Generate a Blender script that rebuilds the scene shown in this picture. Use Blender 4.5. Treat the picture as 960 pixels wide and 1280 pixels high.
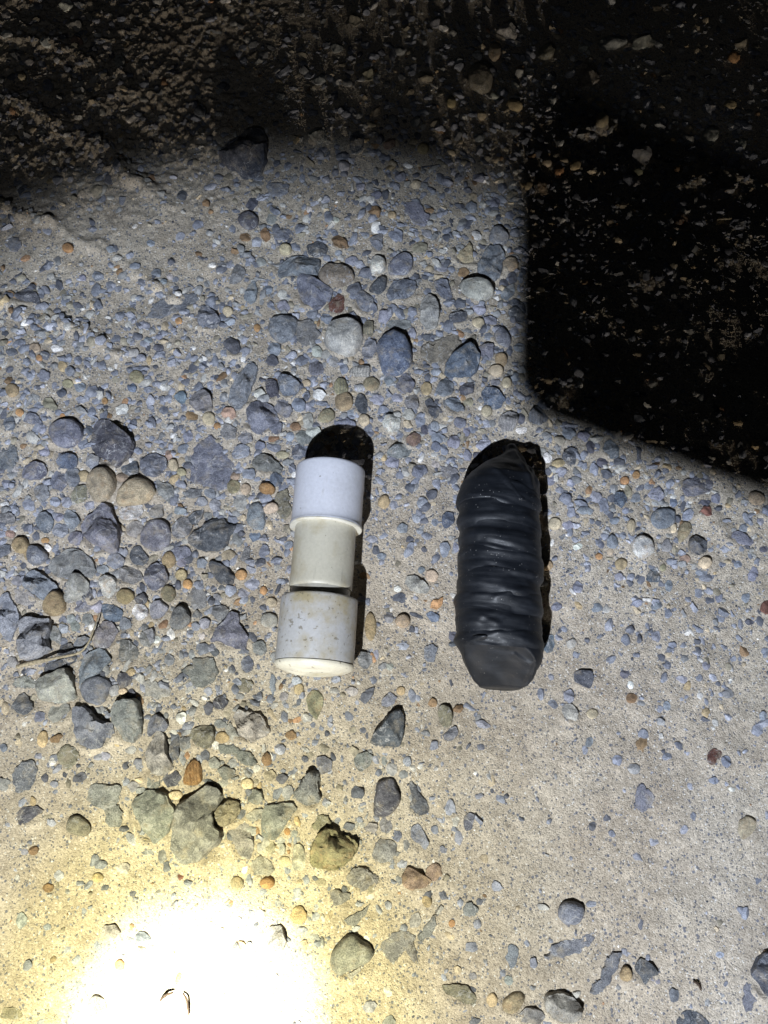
import bpy, math, random
import numpy as np
from mathutils import Vector, Matrix

random.seed(7)
rng = np.random.default_rng(11)
sc = bpy.context.scene
C = sc.collection
for o in list(bpy.data.objects):
    bpy.data.objects.remove(o, do_unlink=True)
R = math.radians

# ---------------------------------------------------------------- camera
H, TILT, F = 0.50, R(18), 967.0
cam_d = bpy.data.cameras.new('camera'); cam = bpy.data.objects.new('camera', cam_d); C.objects.link(cam)
cam.location = (0, 0, H); cam.rotation_euler = (TILT, 0, 0)
cam_d.sensor_fit = 'VERTICAL'; cam_d.sensor_height = 36; cam_d.sensor_width = 27
cam_d.lens = 36 * F / 1280; cam_d.clip_start = 0.005; cam_d.clip_end = 200
sc.camera = cam
CT, ST = math.cos(TILT), math.sin(TILT)

# ---------------------------------------------------------------- world: night sky
w = bpy.data.worlds.new('World'); sc.world = w; w.use_nodes = True
bg = w.node_tree.nodes['Background']; bg.inputs[0].default_value = (0.75, 0.85, 1.0, 1); bg.inputs[1].default_value = 0.0035
sc.view_settings.view_transform = 'Standard'; sc.view_settings.look = 'None'
sc.view_settings.exposure = 0.0; sc.view_settings.gamma = 1.0; sc.view_settings.use_curve_mapping = False

# ---------------------------------------------------------------- light: hand torch + a far, low yard light
LP = Vector((-0.135, -0.345, 0.60))           # where the torch is held
AIM = Vector((-0.106, -0.150, 0.0))           # where its beam hits the ground
def spot(name, watts, col, half, blend, radius):
    d = bpy.data.lights.new(name, 'SPOT'); d.energy = watts; d.color = col
    d.spot_size = R(half * 2); d.spot_blend = blend; d.shadow_soft_size = radius
    o = bpy.data.objects.new(name, d); C.objects.link(o); o.location = LP
    o.rotation_euler = (AIM - LP).to_track_quat('-Z', 'Y').to_euler()
    return o
spill = spot('torch_spill', 44.0, (1, 1, 1), 36.3, 0.20, 0.0045)
# the reflector's own beam profile: white core, yellow ring, cold blue rim (colour by angle off the torch axis)
spill.data.use_nodes = True; lt = spill.data.node_tree; em = lt.nodes['Emission']
tcl = lt.nodes.new('ShaderNodeTexCoord'); sx = lt.nodes.new('ShaderNodeSeparateXYZ'); lt.links.new(tcl.outputs['Normal'], sx.inputs[0])
ab_ = lt.nodes.new('ShaderNodeMath'); ab_.operation = 'ABSOLUTE'; lt.links.new(sx.outputs[2], ab_.inputs[0])
ac = lt.nodes.new('ShaderNodeMath'); ac.operation = 'ARCCOSINE'; lt.links.new(ab_.outputs[0], ac.inputs[0])
dv = lt.nodes.new('ShaderNodeMath'); dv.operation = 'DIVIDE'; lt.links.new(ac.outputs[0], dv.inputs[0]); dv.inputs[1].default_value = R(40)
lr = lt.nodes.new('ShaderNodeValToRGB'); lt.links.new(dv.outputs[0], lr.inputs[0]); els = lr.color_ramp.elements
BEAM = [(0, (1, 1, .9)), (7, (1, .97, .66)), (10, (.92, .88, .58)), (13, (.80, .79, .65)), (16.5, (.69, .71, .68)), (20, (.68, .715, .76)), (25, (.74, .81, .93)), (33, (.78, .87, 1.0))]
els[0].position = 0; els[0].color = (*BEAM[0][1], 1); els[1].position = 33 / 40; els[1].color = (*BEAM[-1][1], 1)
for dg, cc in BEAM[1:-1]:
    e = els.new(dg / 40); e.color = (*cc, 1)
lt.links.new(lr.outputs[0], em.inputs['Color']); em.inputs['Strength'].default_value = 1.0
spot('torch_corona', 19.0, (1.0, 0.93, 0.32), 12.8, 1.0, 0.0045)
spot('torch_stray', 1.0, (0.92, 0.95, 1.0), 58.0, 0.7, 0.0045)
spot('torch_hotspot', 125.0, (1.0, 0.99, 0.86), 7.5, 0.8, 0.0045)
sd = bpy.data.lights.new('yard_light', 'SUN'); sd.energy = 0.75; sd.color = (1.0, 0.89, 0.74); sd.angle = R(1.5)
so = bpy.data.objects.new('yard_light', sd); C.objects.link(so)
so.rotation_euler = Vector((-0.18, 1.0, -0.12)).to_track_quat('-Z', 'Y').to_euler()

# ---------------------------------------------------------------- pixel -> place
def gp(u, v, z=0.0):
    xc = (u - 480) / F; yc = (640 - v) / F
    t = (H - z) / (CT - yc * ST)
    return xc * t, (yc * CT + ST) * t
def pxm(u, v):
    a = gp(u, v); b = gp(u + 10, v); return (b[0] - a[0]) / 10

# ---------------------------------------------------------------- noise helpers
class Waves:
    def __init__(s, freq, n=14, seed=0):
        r = np.random.default_rng(seed); k = r.normal(size=(n, 3)); k /= np.linalg.norm(k, axis=1)[:, None]
        s.k = k * freq * r.uniform(.6, 1.6, (n, 1)); s.p = r.uniform(0, 6.28, n)
    def __call__(s, P):
        return np.sin(P @ s.k.T + s.p).sum(1) / math.sqrt(len(s.p))
def grid_noise(x, y, cell, seed):
    r = np.random.default_rng(seed); n = 512; g = r.random((n, n))
    X = x / cell + 200.3; Y = y / cell + 210.7
    xi = np.floor(X).astype(int); yi = np.floor(Y).astype(int)
    fx = X - xi; fy = Y - yi; fx = fx * fx * (3 - 2 * fx); fy = fy * fy * (3 - 2 * fy)
    a = g[yi % n, xi % n]; b = g[yi % n, (xi + 1) % n]; c = g[(yi + 1) % n, xi % n]; d = g[(yi + 1) % n, (xi + 1) % n]
    return (a * (1 - fx) + b * fx) * (1 - fy) + (c * (1 - fx) + d * fx) * fy - .5

# ---------------------------------------------------------------- the ground relief
RIDGES = [([(-60, 85), (0, 118), (60, 150), (120, 185), (165, 225), (200, 250)], 0.0042, 0.007),
          ([(-60, 235), (0, 262), (40, 275), (95, 295), (140, 325), (185, 350), (225, 372)], 0.0034, 0.006),
          ([(-60, 365), (0, 382), (60, 400), (112, 418), (150, 440)], 0.0026, 0.006),
          ([(20, 50), (70, 55), (110, 75)], 0.003, 0.006), ([(150, 95), (165, 115), (120, 130)], 0.002, 0.006),
          ([(700, 120), (740, 135), (790, 120)], 0.002, 0.006), ([(860, 210), (905, 190), (950, 200)], 0.0025, 0.006),
          ([(880, 640), (915, 690), (960, 705)], 0.0012, 0.006)]
def height(x, y):
    x = np.asarray(x, float); y = np.asarray(y, float)
    calm = 1 - .85 * np.clip((y - .36) / .1, 0, 1) * np.clip((x + .16) / .08, 0, 1)
    h = 0.006 * grid_noise(x, y, .12, 1) + calm * (0.0030 * grid_noise(x, y, .035, 2) + 0.0016 * grid_noise(x, y, .012, 3))
    sx_ = np.clip((x + .02) / .20, 0, 1); h = h - .095 * np.clip(y - .215, 0, .5) * sx_ * sx_ * (3 - 2 * sx_)  # downslope added to tip this ground away from the low yard light
    rough = np.clip((y - .38) / .1, 0, 1) * np.clip((.02 - x) / .1, .25, 1)
    h = h + (0.0007 * calm +   .0028 * rough * calm) * grid_noise(x, y, .0048, 4) + (.0005 * calm + .0020 * rough * calm) * grid_noise(x, y, .0022, 5)
    for pts, amp, wd in RIDGES:
        q = [gp(*p) for p in pts]; dm = np.full(x.shape, 9.)
        for (ax, ay), (bx, by) in zip(q[:-1], q[1:]):
            dx, dy = bx - ax, by - ay; t = np.clip(((x - ax) * dx + (y - ay) * dy) / (dx * dx + dy * dy), 0, 1)
            dm = np.minimum(dm, np.hypot(x - ax - t * dx, y - ay - t * dy))
        h = h + 1.35 * amp * np.exp(-((dm + .006 * grid_noise(x, y, .014, 12) + .004 * grid_noise(x, y, .004, 13)) / wd) ** 2) * (.75 + 1.8 * grid_noise(x, y, .012, 9))
    # flatten under the two big objects
    for (u, v), rr in (((405, 700), .09), ((628, 710), .09)):
        cx, cy = gp(u, v); f = np.exp(-(((x - cx) / .03) ** 2 + ((y - cy) / rr) ** 2) ** 2); h = h * (1 - .85 * f)
    return h
_hx = np.linspace(-.6, .6, 601); _hy = np.linspace(-.4, .9, 651)
_HX, _HY = np.meshgrid(_hx, _hy); _HG = height(_HX, _HY)
def hz(x, y):
    i = int(round((x + .6) / .002)); j = int(round((y + .4) / .002))
    if 0 <= i < 601 and 0 <= j < 651: return float(_HG[j, i])
    return 0.0

# ---------------------------------------------------------------- materials
def nodes(name):
    m = bpy.data.materials.new(name); m.use_nodes = True; nt = m.node_tree
    return m, nt, nt.nodes['Principled BSDF']
def N(nt, t, **kw):
    n = nt.nodes.new(t)
    for k, v in kw.items():
        if k.startswith('i_'):
            n.inputs[k[2:].replace('_', ' ')].default_value = v
        else: setattr(n, k, v)
    return n
def mixc(nt, fac, a, b, mode='MIX'):
    n = nt.nodes.new('ShaderNodeMix'); n.data_type = 'RGBA'; n.blend_type = mode
    for s, v in ((n.inputs[0], fac), (n.inputs[6], a), (n.inputs[7], b)):
        if hasattr(v, 'links'): nt.links.new(v, s)
        elif isinstance(v, (int, float)): s.default_value = v
        else: s.default_value = (*v, 1)
    return n.outputs[2]
def ramp(nt, src, p0, p1, c0=(0, 0, 0), c1=(1, 1, 1)):
    n = nt.nodes.new('ShaderNodeValToRGB'); e = n.color_ramp.elements
    e[0].position = p0; e[1].position = p1; e[0].color = (*c0, 1); e[1].color = (*c1, 1)
    nt.links.new(src, n.inputs[0]); return n.outputs[0]
def bump(nt, bs, src, strength, dist, prev=None):
    b = N(nt, 'ShaderNodeBump'); b.inputs['Strength'].default_value = strength; b.inputs['Distance'].default_value = dist
    nt.links.new(src, b.inputs['Height'])
    if prev: nt.links.new(prev, b.inputs['Normal'])
    nt.links.new(b.outputs[0], bs.inputs['Normal']); return b.outputs[0]

def rock_mat(name, kind):
    m, nt, bs = nodes(name)
    oi = N(nt, 'ShaderNodeObjectInfo'); tc = N(nt, 'ShaderNodeTexCoord')
    off = N(nt, 'ShaderNodeVectorMath', operation='SCALE'); 
    cmb = N(nt, 'ShaderNodeCombineXYZ')
    for i in range(3): nt.links.new(oi.outputs['Random'], cmb.inputs[i])
    nt.links.new(cmb.outputs[0], off.inputs[0]); off.inputs['Scale'].default_value = 7.3
    add = N(nt, 'ShaderNodeVectorMath', operation='ADD'); nt.links.new(tc.outputs['Object'], add.inputs[0]); nt.links.new(off.outputs[0], add.inputs[1])
    V = add.outputs[0]
    if kind == 'attr':
        at = N(nt, 'ShaderNodeVertexColor'); at.layer_name = 'col'; base = at.outputs[0]; V = tc.outputs['Object']
    else: base = oi.outputs['Color']
    def noise(scale, detail=4, rough=.6, dist=0.):
        n = N(nt, 'ShaderNodeTexNoise'); n.inputs['Scale'].default_value = scale; n.inputs['Detail'].default_value = detail
        n.inputs['Roughness'].default_value = rough; n.inputs['Distortion'].default_value = dist
        nt.links.new(V, n.inputs['Vector']); return n.outputs['Fac']
    c = mixc(nt, 1.0, base, ramp(nt, noise(160, 5), .32, .68, (.60, .61, .64), (1.46, 1.45, 1.42)), 'MULTIPLY')
    c = mixc(nt, 1.0, c, ramp(nt, noise(1500, 3), .33, .68, (.60, .61, .63), (1.45, 1.44, 1.42)), 'MULTIPLY')
    if kind in ('rock', 'speckle'):
        # pale mineral speckles and thin calcite veins
        c = mixc(nt, ramp(nt, noise(900 if kind == 'rock' else 650, 2, .5),   .66 if kind == 'rock' else .60, .74 if kind == 'rock' else .70), c, (.42, .42, .43))
        vein = noise(75, 3, .5, 1.2)
        mth = N(nt, 'ShaderNodeMath', operation='SUBTRACT'); mth.inputs[1].default_value = .5; nt.links.new(vein, mth.inputs[0])
        ab = N(nt, 'ShaderNodeMath', operation='ABSOLUTE'); nt.links.new(mth.outputs[0], ab.inputs[0])
        vv = ramp(nt, ab.outputs[0], .003, .016, (.85, .85, .85), (0, 0, 0))
        brk = mixc(nt, 1.0, vv, ramp(nt, noise(60, 2), .44, .56), 'MULTIPLY')
        c = mixc(nt, brk, c, (.52, .52, .53))
        c = mixc(nt, ramp(nt, noise(260, 5, .75, .6), .57, .66, (0, 0, 0), (.5, .5, .5)), c, (.44, .45, .47))
        # sand dust clinging in patches
        c = mixc(nt, ramp(nt, noise(120, 4, .7), .52, .72, (0, 0, 0), (.62, .62, .62)), c, (.40, .345, .265))
    if kind == 'striped':
        wv = N(nt, 'ShaderNodeTexWave'); wv.inputs['Scale'].default_value = 160; wv.inputs['Distortion'].default_value = 6; wv.inputs['Detail'].default_value = 3
        nt.links.new(V, wv.inputs['Vector']); c = mixc(nt, ramp(nt, wv.outputs['Fac'], .45, .95, (0, 0, 0), (.5, .5, .5)), c, (.14, .14, .14))
    if kind == 'quartz':
        c = mixc(nt, ramp(nt, noise(220, 3), .5, .72, (0, 0, 0), (.6, .6, .6)), c, (.50, .36, .22))
    nt.links.new(c, bs.inputs['Base Color'])
    bs.inputs['Roughness'].default_value = .55 if kind == 'quartz' else .78
    bs.inputs['Specular IOR Level'].default_value = .28
    if kind == 'quartz':
        bs.inputs['Subsurface Weight'].default_value = .15; bs.inputs['Subsurface Radius'].default_value = (.004, .003, .002); bs.inputs['Subsurface Scale'].default_value = 1
    if kind != 'attr':
        p = bump(nt, bs, noise(330, 7, .78), 1.0, .0020); bump(nt, bs, noise(1900, 4, .7), .8, .0004, p)
    return m
M_ROCK = rock_mat('rock', 'rock'); M_SPK = rock_mat('speckled_rock', 'speckle'); M_STR = rock_mat('banded_rock', 'striped'); M_QTZ = rock_mat('quartz', 'quartz')
M_ATT = rock_mat('small_pebbles', 'attr')

def ground_mat():
    m, nt, bs = nodes('packed_sand'); tc = N(nt, 'ShaderNodeTexCoord'); V = tc.outputs['Object']
    def noise(scale, detail=4, rough=.6):
        n = N(nt, 'ShaderNodeTexNoise'); n.inputs['Scale'].default_value = scale; n.inputs['Detail'].default_value = detail; n.inputs['Roughness'].default_value = rough
        nt.links.new(V, n.inputs['Vector']); return n.outputs['Fac']
    def cells(scale):
        n = N(nt, 'ShaderNodeTexVoronoi'); n.inputs['Scale'].default_value = scale; nt.links.new(V, n.inputs['Vector']); return n
    c = ramp(nt, noise(14, 6), .35, .68, (.41, .356, .285), (.525, .47, .385))
    c = mixc(nt, 1.0, c, ramp(nt, noise(90, 5, .7), .3, .7, (.80, .79, .78), (1.16, 1.16, 1.16)), 'MULTIPLY')
    g = cells(1150)       # individual sand grains
    sep = N(nt, 'ShaderNodeSeparateColor'); nt.links.new(g.outputs['Color'], sep.inputs[0])
    c = mixc(nt, 1.0, c, ramp(nt, sep.outputs[0], 0, 1, (.76, .75, .75), (1.22, 1.22, 1.23)), 'MULTIPLY')
    c = mixc(nt, ramp(nt, sep.outputs[1], .93, .96), c, (.15, .15, .16))       # dark grains
    c = mixc(nt, ramp(nt, sep.outputs[2], .975, .985), c, (.66, .64, .60))     # glassy grains
    g2 = cells(420); s2 = N(nt, 'ShaderNodeSeparateColor'); nt.links.new(g2.outputs['Color'], s2.inputs[0])
    near = ramp(nt, g2.outputs['Distance'], .30, .42, (1, 1, 1), (0, 0, 0))
    c = mixc(nt, mixc(nt, 1.0, near, ramp(nt, s2.outputs[0], .86, .90), 'MULTIPLY'), c, (.17, .175, .20))
    nt.links.new(c, bs.inputs['Base Color']); bs.inputs['Roughness'].default_value = .9; bs.inputs['Specular IOR Level'].default_value = .25
    p = bump(nt, bs, noise(700, 5, .75), .9, .0011)
    p = bump(nt, bs, g.outputs['Distance'], .7, -.0005, p)
    return m
M_GND = ground_mat()

# ---------------------------------------------------------------- tagging and mesh helpers
def tag(o, label=None, cat=None, group=None, kind=None):
    if label: o['label'] = label
    if cat: o['category'] = cat
    if group: o['group'] = group
    if kind: o['kind'] = kind
    return o
def mesh_np(name, V, Fc, sizes=None):
    """V (n,3); Fc (m,k) array of equal-size faces or list"""
    me = bpy.data.meshes.new(name)
    V = np.asarray(V, np.float32)
    if isinstance(Fc, np.ndarray):
        m, k = Fc.shape; me.vertices.add(len(V)); me.vertices.foreach_set('co', V.ravel())
        me.loops.add(m * k); me.loops.foreach_set('vertex_index', Fc.astype(np.int32).ravel())
        me.polygons.add(m); me.polygons.foreach_set('loop_start', np.arange(0, m * k, k, dtype=np.int32))
        try: me.polygons.foreach_set('loop_total', np.full(m, k, np.int32))
        except Exception: pass
        me.update(calc_edges=True)
    else:
        me.from_pydata([tuple(map(float, v)) for v in V], [], Fc); me.update()
    return me
def link(name, me, mat, parent=None, smooth=True, sharp=None):
    if smooth: me.polygons.foreach_set('use_smooth', [True] * len(me.polygons))
    if sharp and hasattr(me, 'set_sharp_from_angle'): me.set_sharp_from_angle(angle=R(sharp))
    o = bpy.data.objects.new(name, me); C.objects.link(o); me.materials.append(mat)
    if parent: o.parent = parent
    return o

# ---------------------------------------------------------------- stones
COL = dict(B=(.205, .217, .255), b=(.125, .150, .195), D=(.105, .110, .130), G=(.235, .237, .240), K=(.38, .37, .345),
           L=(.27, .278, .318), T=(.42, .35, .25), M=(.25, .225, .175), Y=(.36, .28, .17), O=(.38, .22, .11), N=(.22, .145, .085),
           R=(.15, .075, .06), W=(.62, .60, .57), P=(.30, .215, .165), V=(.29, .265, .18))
CNAME = dict(B='blue-grey', b='deep blue', D='dark slate', G='mid grey', K='pale grey', L='light lilac-grey', T='tan', M='brownish grey',
             Y='ochre', O='orange', N='brown', R='red-brown', W='white', P='pinkish brown', V='olive')
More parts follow.
